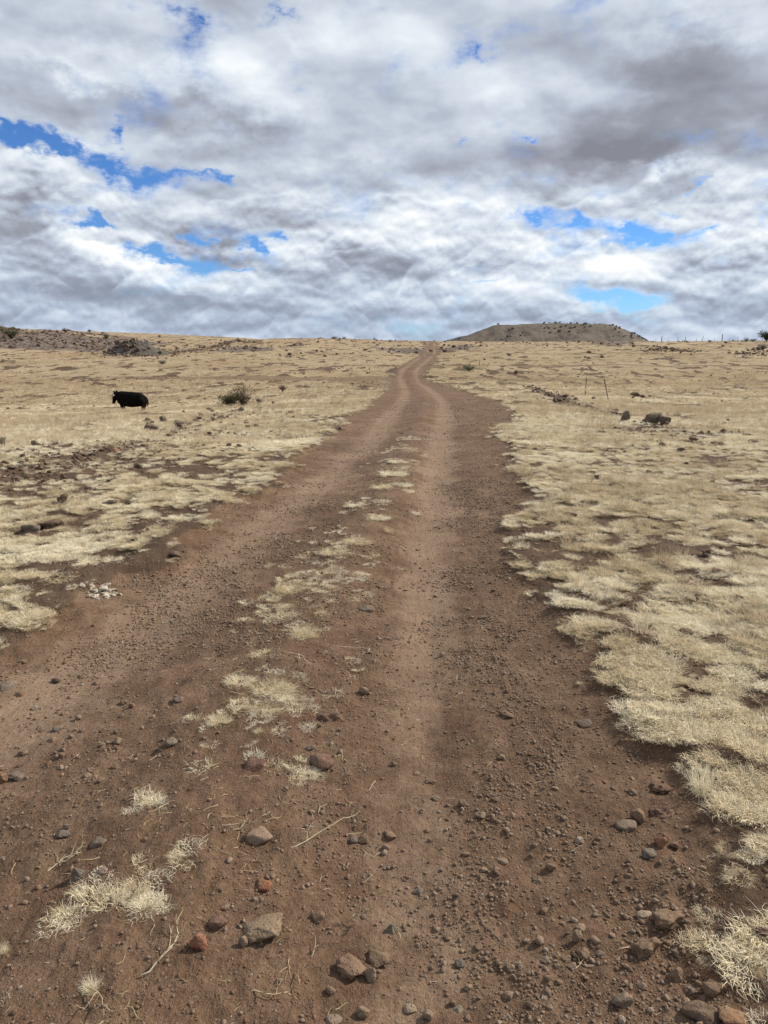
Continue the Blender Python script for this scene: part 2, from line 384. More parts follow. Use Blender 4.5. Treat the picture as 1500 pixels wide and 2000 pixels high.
def fields(x, y):
    """what covers the ground: dict of masks and the small relief, all in metres"""
    x = np.asarray(x, float); y = np.asarray(y, float)
    xl, xtl, xh, xtr, xr = road_at(y)
    w = np.maximum(xr - xl, 0.5)
    far = sstep(10, 60, y)
    jit = (fbm(x * 2.6, y * 2.6, 11, 4, 0.6) - 0.5) * (0.55 + 0.5 * far) + (fbm(x * 0.5, y * 0.5, 12, 2) - 0.5) * 0.5
    dl = x - xl + jit; dr = xr - x + jit
    inside = np.minimum(dl, dr)                               # > 0 on the road
    road = sstep(-0.06, 0.10, inside)
    wt = np.clip(w * 0.105, 0.24, 0.42)
    wn_ = 1 - .38 * sstep(7.0, 3.0, y)
    tl = np.exp(-((x - xtl) / (wt * 1.1)) ** 2); tr = np.exp(-((x - xtr) / (wt * wn_)) ** 2)
    track = np.maximum(tl, tr * (1 - .40 * sstep(4.2, 2.4, y))) * road
    hump = np.exp(-((x - xh) / np.clip(w * 0.10, 0.22, 0.36)) ** 2) * road
    sl = poly_dist(x, y, SIDE_L) + (fbm(x * .7, y * .7, 13, 3) - .5) * 1.4
    sr = poly_dist(x, y, SIDE_R) + (fbm(x * .7, y * .7, 14, 3) - .5) * 1.0
    near_l = 1.0 + 2.4 * np.exp(-np.maximum(-x - 0.5, 0) / 4.0)
    side_l = sstep(1.7, 0.8, sl / near_l) * (1 - road) * sstep(-40, -12, x) ; side_r = sstep(0.9, 0.4, sr) * (1 - road)
    side = np.maximum(side_l * 0.9, side_r * 0.85)
    bare = np.maximum(road, side)
    # patchy mats of grass: more gaps close to the road
    edge = np.clip(-inside, 0, 6)
    n1 = fbm(x * 6.5, y * 9.0, 21, 3, 0.6); n2 = fbm(x * 0.33, y * 0.33, 22, 3, 0.5); n3 = fbm(x * 1.5, y * 1.5, 23, 3); n4 = fbm(x * 1.1, y * 0.55, 24, 4, 0.6)
    fw_ = sstep(14, 34, y); n5 = fbm(x * 26, y * 30, 26, 2)
    cover = (0.55 * n1 + 0.11 * n2 + 0.20 * n3 + 0.14 * n5) * (1 - fw_) + (0.75 * n4 + 0.25 * n2) * fw_
    left = sstep(0, -0.3, x - (xl + xr) / 2)
    thr = 0.516 - 0.030 * sstep(0.0, 0.9, edge) + 0.022 * left * sstep(3.5, 1.0, edge) - 0.082 * fw_ - 0.035 * sstep(4.6, 2.8, y) * (1 - left)
    grass = sstep(thr - 0.03, thr + 0.04, cover) * (1 - bare)
    # rough stony ground on the rise to the left and scattered elsewhere
    st = fbm(x * 0.045, y * 0.03, 31, 4, 0.6)
    s = x / np.maximum(y, 5.0)
    rise = sstep(-0.24, -0.34, s) * sstep(112, 122, y) * sstep(190, 160, y)
    stony = np.clip(rise * sstep(0.32, 0.56, st + 0.10) + sstep(0.62, 0.72, st) * sstep(95, 125, y) * 0.8, 0, 1) * (1 - road)
    grass = grass * (1 - 0.75 * stony)
    rub = np.zeros_like(x)
    for line, w_ in RUB:
        rub = np.maximum(rub, sstep(w_, w_ * .35, poly_dist(x, y, line) + (fbm(x * 1.9, y * 1.9, 36, 3) - .5) * w_ * 1.6))
    wp_ = trace_white
    grass = grass * (1 - np.where(x < 0, .58, .85) * rub) * (1 - sstep(.55, .35, np.hypot(x - wp_[0], y - wp_[1])))
    grass = grass * (1 - .42 * sstep(1.9, .5, poly_dist(x, y, LEFTROCK)) * sstep(.42, .58, fbm(x * 2.2, y * 3.0, 37, 3)))
    clump = np.zeros_like(x)
    for q_, r_ in CLUMP:
        clump = np.maximum(clump, sstep(1.0, .45, (np.hypot(x - q_[0], (y - q_[1]) * .8) / r_) + (fbm(x * 22, y * 22, 38, 2) - .5) * 1.3))
    # relief
    z = 0.10 * (fbm(x * 0.12, y * 0.12, 41, 3) - 0.5) * sstep(3, 20, np.hypot(x, y)) * 3
    nearw = sstep(60, 20, y)
    z = z + hump * 0.055 - track * 0.045 * sstep(90, 30, y) - 0.02 * road
    berm = np.exp(-((inside + 0.12) / 0.22) ** 2)
    z = z + berm * 0.035 * (0.5 + fbm(x * 1.7, y * 1.7, 42, 2))
    z = z + (grass * 0.016 + (fbm(x * 3.1, y * 3.1, 43, 4, 0.55) - 0.5) * (0.085 * (1 - road) + 0.045 * road * (1 - 0.7 * track))) * nearw
    z = z + (fbm(x * 14, y * 14, 44, 3, 0.6) - 0.5) * (0.030 - 0.020 * track) * sstep(14, 5, np.abs(y))
    z = z + (fbm(x * 0.35, y * 0.35, 45, 3) - 0.5) * 0.22 * (1 - road) * sstep(6, 30, y)
    z = z + stony * (fbm(x * 0.3, y * 0.3, 46, 4, 0.6) - 0.35) * 1.1
    return dict(road=road, track=track, hump=hump, grass=grass, stony=stony, bare=bare, side=side, inside=inside, relief=z, left=left, tr=tr * road, tl=tl * road, rub=rub, clump=clump)

def height(x, y):
    return base_height(x, y) + fields(x, y)['relief']

# ---------------------------------------------------------------- tagging
def tag(o, label=None, cat=None, group=None, kind=None):
    if label: o['label'] = label
    if cat: o['category'] = cat
    if group: o['group'] = group
    if kind: o['kind'] = kind
    return o

def mesh_obj(name, verts, faces, mat=None, parent=None, smooth=True, uvs=None):
    me = bpy.data.meshes.new(name)
    me.from_pydata([tuple(v) for v in verts], [], [tuple(f) for f in faces]); me.update()
    if mat: me.materials.append(mat)
    if smooth: me.polygons.foreach_set('use_smooth', [True] * len(me.polygons))
    o = bpy.data.objects.new(name, me); C.objects.link(o)
    if parent: o.parent = parent
    return o

def new_mat(name, rough=0.9, spec=0.2):
    m = bpy.data.materials.new(name); m.use_nodes = True
    nt = m.node_tree; b = nt.nodes['Principled BSDF']
    b.inputs['Roughness'].default_value = rough
    b.inputs['Specular IOR Level'].default_value = spec
    return m, nt, b

def attr(nt, name, kind='GEOMETRY'):
    n = nt.nodes.new('ShaderNodeAttribute'); n.attribute_name = name; n.attribute_type = kind
    return n

def bump(nt, b, h, strength, dist):
    n = nt.nodes.new('ShaderNodeBump'); n.inputs['Strength'].default_value = strength; n.inputs['Distance'].default_value = dist
    nt.links.new(h.s, n.inputs['Height']); nt.links.new(n.outputs[0], b.inputs['Normal'])
    return n

def object_pos(nt):
    n = nt.nodes.new('ShaderNodeNewGeometry'); return E(nt, n.outputs['Position'])

# ---------------------------------------------------------------- ground and road material
def soil_material():
    m, nt, b = new_mat('soil_and_dry_grass', 0.95, 0.15)
    p = object_pos(nt)
    A = lambda k: E(nt, attr(nt, k).outputs['Fac'])
    road, track, grass, stony, side, hump = A('road'), A('track'), A('grass'), A('stony'), A('side'), A('hump')
    n_big = noise(nt, p, 0.8, 4, 0.6); n_mid = noise(nt, p, 5.0, 6, 0.65); n_fine = noise(nt, p, 45.0, 5, 0.7)
    n_grit = noise(nt, p, 160.0, 3, 0.7)
    # soil: dark reddish brown, loose and crumbly
    px_, py_, pz_ = sep(nt, p)
    streak = noise(nt, xyz(nt, px_ * 9.0, py_ * 0.9, 0.0), 1.0, 5, 0.65, 0.4)
    t = (n_mid - 0.5) * 0.9 + (n_fine - 0.5) * 0.8 + (n_grit - 0.5) * 0.6 + (n_big - 0.5) * 0.7 + 0.45
    soil = ramp(nt, t.clamp(), [(0.1, (0.072, 0.040, 0.023)), (0.4, (0.132, 0.080, 0.049)), (0.65, (0.192, 0.124, 0.079)), (0.95, (0.275, 0.192, 0.130))])
    redn = noise(nt, p, 1.9, 3, 0.6)
    soil = mix(nt, redn.sm(0.54, 0.74, 0.0, 0.30), soil, (0.118, 0.052, 0.034))
    # wheel tracks: pale dust pressed flat
    dt = (n_mid - 0.5) * 0.5 + (n_fine - 0.5) * 0.45 + (n_big - 0.5) * 0.5 + 0.5
    dust = ramp(nt, dt.clamp(), [(0.15, (0.158, 0.103, 0.066)), (0.5, (0.230, 0.158, 0.106)), (0.85, (0.30, 0.216, 0.152))])
    tk = (track * 1.05 + (n_mid - 0.5) * 0.8 + (n_big - 0.5) * 0.7 + (streak - 0.5) * 0.9).sm(0.30, 1.05, 0.0, 0.7)
    bare = mix(nt, tk, soil, dust)
    # grey specks of small stone
    vc = nt.nodes.new('ShaderNodeTexVoronoi'); nt.links.new(p.s, vc.inputs['Vector']); vc.inputs['Scale'].default_value = 62.0
    vd = E(nt, vc.outputs['Distance']); vr = sep(nt, E(nt, vc.outputs['Color']))
    spk = vd.sm(0.30, 0.40, 1.0, 0.0) * vr[0].sm(0.74, 0.80)
    spc = ramp(nt, vr[1], [(0.0, (0.10, 0.065, 0.040)), (0.5, (0.17, 0.118, 0.080)), (1.0, (0.24, 0.18, 0.135))])
    bare = mix(nt, spk * (1.0 - tk * 0.6) * 0.5, bare, spc)
    # thatch of straw lying between the standing blades
    fib = noise(nt, p, 70.0, 4, 0.75, 1.2); pat = noise(nt, p, 1.1, 5, 0.6); far = noise(nt, p, 0.06, 4, 0.6)
    st = (fib - 0.5) * 0.9 + (n_mid - 0.5) * 0.9 + (pat - 0.5) * 0.6 + 0.5
    straw = ramp(nt, st.clamp(), [(0.0, (0.115, 0.078, 0.046)), (0.4, (0.30, 0.225, 0.136)), (0.7, (0.45, 0.357, 0.230)), (1.0, (0.62, 0.525, 0.37))])
    straw = mix(nt, far.sm(0.45, 0.62, 0.0, 0.55), straw, mix(nt, 1.0, straw, (0.80, 0.735, 0.63), 'MULTIPLY'))
    sx_, sy_, sz_ = sep(nt, p)
    band = noise(nt, xyz(nt, sx_ * 0.035, sy_ * 0.11, 0.0), 1.0, 5, 0.62)
    straw = mix(nt, band.sm(0.46, 0.66, 0.0, 0.6), straw, mix(nt, 1.0, straw, (0.66, 0.60, 0.56), 'MULTIPLY'))
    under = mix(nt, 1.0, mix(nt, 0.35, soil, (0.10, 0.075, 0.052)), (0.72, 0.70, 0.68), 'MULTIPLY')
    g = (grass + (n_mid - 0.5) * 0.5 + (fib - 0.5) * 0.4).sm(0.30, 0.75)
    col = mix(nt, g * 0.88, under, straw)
    # stony ground: grey lava gravel
    sn = (noise(nt, p, 1.4, 6, 0.7) + 0.0)
    rock = ramp(nt, sn, [(0.3, (0.045, 0.036, 0.033)), (0.5, (0.115, 0.092, 0.082)), (0.62, (0.235, 0.180, 0.140)), (0.8, (0.40, 0.31, 0.20))])
    col = mix(nt, (stony * 1.3 + (n_big - 0.5) * 0.9).sm(0.3, 0.8, 0.0, 0.9), col, rock)
    onroad = (road + (n_mid - 0.5) * 0.35).sm(0.3, 0.7)
    col = mix(nt, onroad, col, bare)
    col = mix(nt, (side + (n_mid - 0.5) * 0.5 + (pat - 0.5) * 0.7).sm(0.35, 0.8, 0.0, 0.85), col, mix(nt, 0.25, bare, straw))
    nt.links.new(col.s, b.inputs['Base Color'])
    h = n_fine * 0.55 + n_grit * 0.25 + n_mid * 0.5 + spk * 0.35
    h2 = h * (1.0 - tk * 0.5) + streak * onroad * 0.7 + fib * g * 0.6
    bump(nt, b, h2, 1.0, 0.028)
    return m

def build_land():
    soil = soil_material()
    # rings round the camera, finer where one stands
    rr = [0.35]
    while rr[-1] < 150: rr.append(rr[-1] * (1.0065 if rr[-1] > 1.0 else 1.02))
    while rr[-1] < 9000: rr.append(rr[-1] * 1.028)
    rr = np.array(rr)
    az = np.concatenate([np.linspace(-180, -48, 67)[:-1], np.linspace(-48, 48, 385), np.linspace(48, 180, 67)[1:-1]])
    na, nr = len(az), len(rr)
    X = rr[:, None] * np.sin(np.radians(az))[None]; Y = rr[:, None] * np.cos(np.radians(az))[None]
    x = X.ravel(); y = Y.ravel()
    f = fields(x, y); z = base_height(x, y) + f['relief']
    co = np.stack([x, y, z], 1)
    co = np.vstack([co, [[0, 0, float(height(np.array([0.0]), np.array([0.0]))[0])]]])
    i = np.arange(nr - 1)[:, None] * na; j = np.arange(na)[None]; j2 = (j + 1) % na
    quads = np.stack([i + j, i + na + j, i + na + j2, i + j2], -1).reshape(-1, 4)
    ri = np.minimum(f['inside'], 9)                     # which faces belong to the road
    qc = (f['road'][quads].mean(1)); qs = f['side'][quads].mean(1)
    xc = x[quads].mean(1); yc = y[quads].mean(1)
    sel_road = qc > 0.5
    sel_sl = (~sel_road) & (qs > 0.45) & (xc < 3) & (yc > 40) & (yc < 200); sel_sr = (~sel_road) & (qs > 0.45) & (xc >= 3) & (yc > 40) & (yc < 200)
    rest = ~(sel_road | sel_sl | sel_sr)
    centre = len(co) - 1
    for name, sel, fan in (('ground', rest, False), ('dirt_road', sel_road, True), ('side_track', sel_sl, False), ('side_track', sel_sr, False)):
        q = quads[sel]
        if not len(q): continue
        used, inv = np.unique(q.ravel(), return_inverse=True)
        if fan: used = np.append(used, centre)
        me = bpy.data.meshes.new(name)
        loops = inv.reshape(-1, 4).astype(np.int32)
        tris = []
        if fan:
            look = {int(a): k for k, a in enumerate(used)}
            tris = [(look[centre], look[int((k + 1) % na)], look[int(k)]) for k in range(na) if k in look and (k + 1) % na in look]
        nl = loops.size + 3 * len(tris)
        me.vertices.add(len(used)); me.vertices.foreach_set('co', co[used].astype(np.float32).ravel())
        me.loops.add(nl); me.polygons.add(len(loops) + len(tris))
        vi = np.concatenate([loops.ravel(), np.array(tris, np.int32).ravel()]) if tris else loops.ravel()
        me.loops.foreach_set('vertex_index', vi.astype(np.int32))
        ls = np.concatenate([np.arange(len(loops)) * 4, loops.size + np.arange(len(tris)) * 3]).astype(np.int32)
        me.polygons.foreach_set('loop_start', ls)
        me.polygons.foreach_set('use_smooth', np.ones(len(ls), bool))
        me.update(calc_edges=True); me.validate()
        for k in ('road', 'track', 'grass', 'stony', 'side', 'hump'):
            a = me.attributes.new(k, 'FLOAT', 'POINT')
            v = np.append(f[k], 1.0 if k == 'road' else 0.0)[used]
            a.data.foreach_set('value', v.astype(np.float32))
        me.materials.append(soil)
        o = bpy.data.objects.new(name, me); C.objects.link(o); tag(o, kind='structure')
    print('land verts', len(co))
build_land()

# ---------------------------------------------------------------- uncountable cover: grass, straw litter, gravel
rng = np.random.default_rng(7)

def blade_clump(seed, n, spread, length, lift, width, segs=3, curl=1.0, lean=None, clumps=1):
    """a tuft of thin dry blades; each blade is a tapered strip that arches over"""
    r = np.random.default_rng(seed); V = []; F = []
    cc = [(0, 0)] if clumps == 1 else [(r.normal(0, spread * .6), r.normal(0, spread * .6)) for _ in range(clumps)]
    for _ in range(n):
        cx, cy = cc[r.integers(len(cc))]
        a0 = r.uniform(0, 2 * math.pi); q = spread * math.sqrt(r.random()) * (1 if clumps == 1 else .45)
        px, py, pz = cx + q * math.cos(a0), cy + q * math.sin(a0), -0.01
        a = a0 + r.normal(0, 1.1) if lean is None else lean + r.normal(0, .6)
        L = length * r.uniform(0.5, 1.25); el = math.radians(np.clip(r.normal(lift, 18), 5, 88))
        da = r.normal(0, 0.5) * curl; de = -abs(r.normal(0.42, 0.28)) * curl
        w = width * r.uniform(0.7, 1.3); base = len(V); sx, sy = -math.sin(a), math.cos(a)
        tw = r.uniform(-.6, .6)
        for s in range(segs + 1):
            ww = w * (1 - s / segs) ** 0.7
            if s < segs:
                V.append((px - sx * ww / 2, py - sy * ww / 2, pz - tw * ww / 2)); V.append((px + sx * ww / 2, py + sy * ww / 2, pz + tw * ww / 2))
            else: V.append((px, py, pz))
            st = L / segs
            px += st * math.cos(el) * math.cos(a); py += st * math.cos(el) * math.sin(a); pz += st * math.sin(el)
            if pz < 0.003: pz = 0.003 + r.random() * .004
            el += de; a += da; sx, sy = -math.sin(a), math.cos(a)
        for s in range(segs - 1): F.append((base + 2*s, base + 2*s + 1, base + 2*s + 3, base + 2*s + 2))
        F.append((base + 2*segs - 2, base + 2*segs - 1, base + 2*segs))
    return V, F

def straw_material(name, lo, mid, hi, tint_kind='INSTANCER'):
    m, nt, b = new_mat(name, 0.75, 0.2)
    t = E(nt, attr(nt, 'tint', tint_kind).outputs['Fac']) if tint_kind == 'INSTANCER' else None
    p = object_pos(nt)
    n = noise(nt, p, 60.0, 2, 0.6)
    if t is None:
        oi = nt.nodes.new('ShaderNodeObjectInfo'); t = E(nt, oi.outputs['Random'])
    q = ((n - 0.5) * 0.9 + t * 0.75 + 0.12).clamp()
    col = ramp(nt, q, [(0.0, lo), (0.5, mid), (1.0, hi)])
    nt.links.new(col.s, b.inputs['Base Color'])
    tr = nt.nodes.new('ShaderNodeBsdfTranslucent'); nt.links.new(col.s, tr.inputs[0])
    mx = nt.nodes.new('ShaderNodeMixShader'); mx.inputs[0].default_value = 0.3
    nt.links.new(b.outputs[0], mx.inputs[1]); nt.links.new(tr.outputs[0], mx.inputs[2])
    nt.links.new(mx.outputs[0], nt.nodes['Material Output'].inputs[0])
    return m

M_MAT = straw_material('pale_straw', (0.54, 0.425, 0.265), (0.74, 0.64, 0.45), (0.85, 0.78, 0.61))
M_TALL = straw_material('tan_straw', (0.35, 0.26, 0.160), (0.52, 0.415, 0.280), (0.67, 0.57, 0.415))
M_HERO = straw_material('bleached_straw', (0.54, 0.43, 0.26), (0.74, 0.635, 0.44), (0.84, 0.77, 0.59), 'OBJECT')

def variants(colname, specs, mat):
    col = bpy.data.collections.new(colname)
    for k, (V, F) in enumerate(specs):
        me = bpy.data.meshes.new(colname); me.from_pydata(V, [], F); me.update(); me.materials.append(mat)
        me.polygons.foreach_set('use_smooth', [True] * len(me.polygons))
        o = bpy.data.objects.new('%s_%02d' % (colname, k), me); col.objects.link(o)
    return col

def scatter(name, col, nvar, pts, scale, tint, mat, rot=None, flat=None):
    """one object that carries copies of the little meshes of a collection on its points"""
    n = len(pts)
    me = bpy.data.meshes.new(name); me.vertices.add(n); me.vertices.foreach_set('co', np.asarray(pts, np.float32).ravel())
    if rot is None: rot = np.stack([rng.normal(0, .12, n), rng.normal(0, .12, n), rng.uniform(0, 6.283, n)], 1)
    for k, ty, v in (('rot', 'FLOAT_VECTOR', rot), ('scl', 'FLOAT_VECTOR', scale if np.ndim(scale) == 2 else np.repeat(np.asarray(scale)[:, None], 3, 1)), ('tint', 'FLOAT', tint)):
        a = me.attributes.new(k, ty, 'POINT'); a.data.foreach_set('vector' if ty == 'FLOAT_VECTOR' else 'value', np.asarray(v, np.float32).ravel())
    a = me.attributes.new('pick', 'INT', 'POINT'); a.data.foreach_set('value', rng.integers(0, nvar, n).astype(np.int32))
    me.materials.append(mat)
    o = bpy.data.objects.new(name, me); C.objects.link(o); tag(o, kind='stuff')
    ng = bpy.data.node_groups.new(name, 'GeometryNodeTree')
    ng.interface.new_socket('Geometry', in_out='INPUT', socket_type='NodeSocketGeometry')
    ng.interface.new_socket('Geometry', in_out='OUTPUT', socket_type='NodeSocketGeometry')
    N = ng.nodes; gi = N.new('NodeGroupInput'); go = N.new('NodeGroupOutput')
    ip = N.new('GeometryNodeInstanceOnPoints'); ci = N.new('GeometryNodeCollectionInfo')
    ci.inputs['Collection'].default_value = col; ci.inputs['Separate Children'].default_value = True; ci.inputs['Reset Children'].default_value = True
    def na(k, ty):
        q = N.new('GeometryNodeInputNamedAttribute'); q.data_type = ty; q.inputs[0].default_value = k; return q.outputs[0]
    L = ng.links.new
    L(gi.outputs[0], ip.inputs['Points']); L(ci.outputs[0], ip.inputs['Instance']); ip.inputs['Pick Instance'].default_value = True
    L(na('pick', 'INT'), ip.inputs['Instance Index']); L(na('scl', 'FLOAT_VECTOR'), ip.inputs['Scale'])
    e2r = N.new('FunctionNodeEulerToRotation'); L(na('rot', 'FLOAT_VECTOR'), e2r.inputs[0]); L(e2r.outputs[0], ip.inputs['Rotation'])
    L(ip.outputs[0], go.inputs[0])
    md = o.modifiers.new('scatter', 'NODES'); md.node_group = ng
    return o

def wedge(n, r0, r1, half=44.0):
    r = np.sqrt(rng.uniform(r0 * r0, r1 * r1, n)); a = np.radians(rng.uniform(-half, half, n))
    return r * np.sin(a), r * np.cos(a)

def area(r0, r1, half=44.0): return math.pi * (r1 * r1 - r0 * r0) * half / 180

MATS = variants('grass_mat', [blade_clump(100 + k, 110, 0.046, 0.052, 20, 0.0018, 3, 1.3) for k in range(8)], M_MAT)
TUFTS = variants('grass_tuft', [blade_clump(200 + k, 70, 0.04, 0.15, 58, 0.0024, 3, .7) for k in range(6)], M_TALL)
CLUMPS = variants('grass_clump', [blade_clump(300 + k, 60, 0.085, 0.085, 34, 0.0050, 2, .9, clumps=4) for k in range(6)], M_MAT)
TALLS = variants('tall_clump', [blade_clump(400 + k, 55, 0.14, 0.24, 60, 0.0065, 2, .5, clumps=4) for k in range(6)], M_TALL)
FARS = variants('far_clump', [blade_clump(500 + k, 40, 0.45, 0.26, 42, 0.020, 2, .6, clumps=7) for k in range(6)], M_TALL)

def grow():
    P = {k: [] for k in ('mat', 'tuft', 'clump', 'tall', 'far')}
    for r0, r1, dens in ((0.5, 5, 760), (5, 9, 520), (9, 16, 260)):
        x, y = wedge(int(area(r0, r1) * dens), r0, r1); f = fields(x, y)
        hp = f['hump'] * sstep(.50, .64, fbm(x * 3.5, y * 1.8, 65, 3)) * sstep(2.2, 3.6, y)
        k = rng.random(len(x)) < f['grass'] * 0.92 + (f['bare'] < .5) * 0.05 + hp * 0.36 + f['clump'] * .55
        x, y = x[k], y[k]; z = base_height(x, y) + f['relief'][k]
        t = (fbm(x * 1.3, y * 1.3, 61, 3) - .5) * 1.9 + .5; s = rng.uniform(.6, 1.15, len(x)) * (0.75 + .5 * f['grass'][k])
        P['mat'].append(np.stack([x, y, z, s, np.clip(t + rng.normal(0, .28, len(x)), 0, 1)], 1))
    for r0, r1, dens in ((0.6, 6, 34), (6, 15, 40), (15, 30, 36)):
        x, y = wedge(int(area(r0, r1) * dens), r0, r1); f = fields(x, y)
        patch = fbm(x * .55, y * .55, 62, 3) + 0.15 * f['left'] * (np.abs(f['inside']) > 1.2)
        k = rng.random(len(x)) < f['grass'] * sstep(.44, .66, patch)
        x, y = x[k], y[k]; z = base_height(x, y) + f['relief'][k]
        P['tuft'].append(np.stack([x, y, z, rng.uniform(.5, 1.2, len(x)), rng.uniform(0, 1, len(x))], 1))
    for r0, r1, dens in ((13, 25, 120), (25, 40, 50), (40, 70, 20)):
        x, y = wedge(int(area(r0, r1) * dens), r0, r1); f = fields(x, y)
        k = rng.random(len(x)) < f['grass'] * sstep(r0 * .9, r0 * 1.1, np.hypot(x, y))
        x, y = x[k], y[k]; z = base_height(x, y) + f['relief'][k]
        t = (fbm(x * .6, y * .6, 61, 3) - .5) * 1.9 + .5; s = rng.uniform(.55, 1.2, len(x)) * (1 + .008 * r0)
        P['clump'].append(np.stack([x, y, z, s, np.clip(t + rng.normal(0, .3, len(x)), 0, 1)], 1))
    for r0, r1, dens in ((18, 40, 9), (40, 80, 7)):
        x, y = wedge(int(area(r0, r1) * dens), r0, r1); f = fields(x, y)
        patch = fbm(x * .16, y * .30, 63, 4)
        k = rng.random(len(x)) < f['grass'] * sstep(.42, .60, patch + .10 * sstep(30, 60, y))
        x, y = x[k], y[k]; z = base_height(x, y) + f['relief'][k]
        P['tall'].append(np.stack([x, y, z, rng.uniform(.5, 1.2, len(x)), np.clip(rng.normal(.45, .25, len(x)), 0, 1)], 1))
    for r0, r1, dens in ((65, 110, 2.6), (110, 230, 1.0)):
        x, y = wedge(int(area(r0, r1, 36) * dens), r0, r1, 36); f = fields(x, y)
        patch = fbm(x * .10, y * .10, 64, 4)
        k = rng.random(len(x)) < (f['grass'] * .9 + f['stony'] * .25) * (0.35 + .65 * sstep(.4, .6, patch)) * (f['side'] < .3)
        x, y = x[k], y[k]; z = base_height(x, y) + f['relief'][k] - .04
        P['far'].append(np.stack([x, y, z, rng.uniform(.5, 1.15, len(x)), np.clip((fbm(x * .05, y * .12, 66, 4) - .5) * 2.2 + rng.normal(.5, .2, len(x)), 0, 1)], 1))
    for key, name, col, nv, m in (('mat', 'dry_grass', MATS, 8, M_MAT), ('tuft', 'dry_grass', TUFTS, 6, M_TALL), ('clump', 'dry_grass', CLUMPS, 6, M_MAT),
                                  ('tall', 'dry_grass', TALLS, 6, M_TALL), ('far', 'dry_grass', FARS, 6, M_TALL)):
        q = np.vstack(P[key]); print(key, len(q))
        scatter(name, col, nv, q[:, :3], q[:, 3], q[:, 4], m)
grow()

# broken straw lying on the soil
def straw_bit(seed):
    r = np.random.default_rng(seed); V = []; F = []
    def stem(px, py, pz, a, L, w, segs=5):
        base = len(V); el = r.uniform(.0, .25)
        for s in range(segs + 1):
            ww = w * (1 - .6 * s / segs); nx, ny = -math.sin(a) * ww, math.cos(a) * ww
            V.extend([(px - nx, py - ny, pz), (px + nx, py + ny, pz), (px, py, pz + ww * 1.5)])
            px += L / segs * math.cos(a); py += L / segs * math.sin(a); pz = max(0.0, pz + L / segs * el); a += r.normal(0, .32); el -= .12
        for s in range(segs):
            b = base + 3 * s
            F.extend([(b, b + 3, b + 5, b + 2), (b + 2, b + 5, b + 4, b + 1)])
    L = r.uniform(.03, .08)
    stem(0, 0, 0.001, 0, L, .0011)
    if r.random() < .5: stem(L * .4, 0, .001, r.choice([-.7, .7]), L * .5, .0008, 3)
    return V, F
M_LIT = straw_material('straw_litter', (0.42, 0.31, 0.17), (0.58, 0.46, 0.28), (0.74, 0.64, 0.46))
BITS = variants('straw_bit', [straw_bit(600 + k) for k in range(10)], M_LIT)
def litter():
    Q = []
    for r0, r1, dens in ((0.6, 4, 520), (4, 9, 150)):
        x, y = wedge(int(area(r0, r1) * dens), r0, r1); f = fields(x, y)
        left = sstep(0.7, -0.3, x - road_at(y)[3])
        pt = sstep(.45, .65, fbm(x * 1.6, y * 1.6, 71, 3))
        k = rng.random(len(x)) < (0.02 + .30 * f['hump'] + .28 * left * pt + .25 * (1 - f['road'])) * (1 - .75 * f['track'])
        x, y = x[k], y[k]; Q.append(np.stack([x, y, base_height(x, y) + f['relief'][k] + .001, rng.uniform(.35, 1.1, len(x)), rng.random(len(x))], 1))
    q = np.vstack(Q); print('litter', len(q))
    scatter('straw_litter', BITS, 10, q[:, :3], q[:, 3], q[:, 4], M_LIT)
litter()

# ---------------------------------------------------------------- stone shapes
import bmesh
from mathutils import noise as mnoise
def stone_geometry(seed, sub=2, flat=0.7, cuts=9, rough=0.06, elong=1.25, pits=0.0):
    """a broken, worn stone about 1 across: a ball cut by random planes, then roughened"""
    r = np.random.default_rng(seed)
    bm = bmesh.new(); bmesh.ops.create_icosphere(bm, subdivisions=sub, radius=1.0)
    planes = []
    for _ in range(cuts):
        n = r.normal(size=3); n /= np.linalg.norm(n); planes.append((n, r.uniform(.46, .88)))
    off = Vector(r.uniform(-50, 50, 3))
    for v in bm.verts:
        p = np.array(v.co)
        for n, d in planes:
            s = p @ n
            if s > d: p = p - n * (s - d) * .97
        q = Vector(p)
        k = 1 + rough * 2.2 * mnoise.noise(q * 1.7 + off) + rough * mnoise.noise(q * 4.1 + off) + rough * .5 * mnoise.noise(q * 9.0 + off)
        if pits: k -= pits * max(0.0, mnoise.noise(q * 6.5 - off) - .15)
        v.co = q * k
    for v in bm.verts: v.co = Vector((v.co.x * elong, v.co.y, v.co.z * flat))
    x0 = min(v.co.x for v in bm.verts); x1 = max(v.co.x for v in bm.verts); w = x1 - x0
    for v in bm.verts: v.co = Vector(((v.co.x - (x0 + x1) / 2) / w, v.co.y / w, v.co.z / w))
    return bm

def stone_mesh(name, **kw):
    bm = stone_geometry(**kw); me = bpy.data.meshes.new(name); bm.to_mesh(me); bm.free()
    me.polygons.foreach_set('use_smooth', [True] * len(me.polygons))
    return me

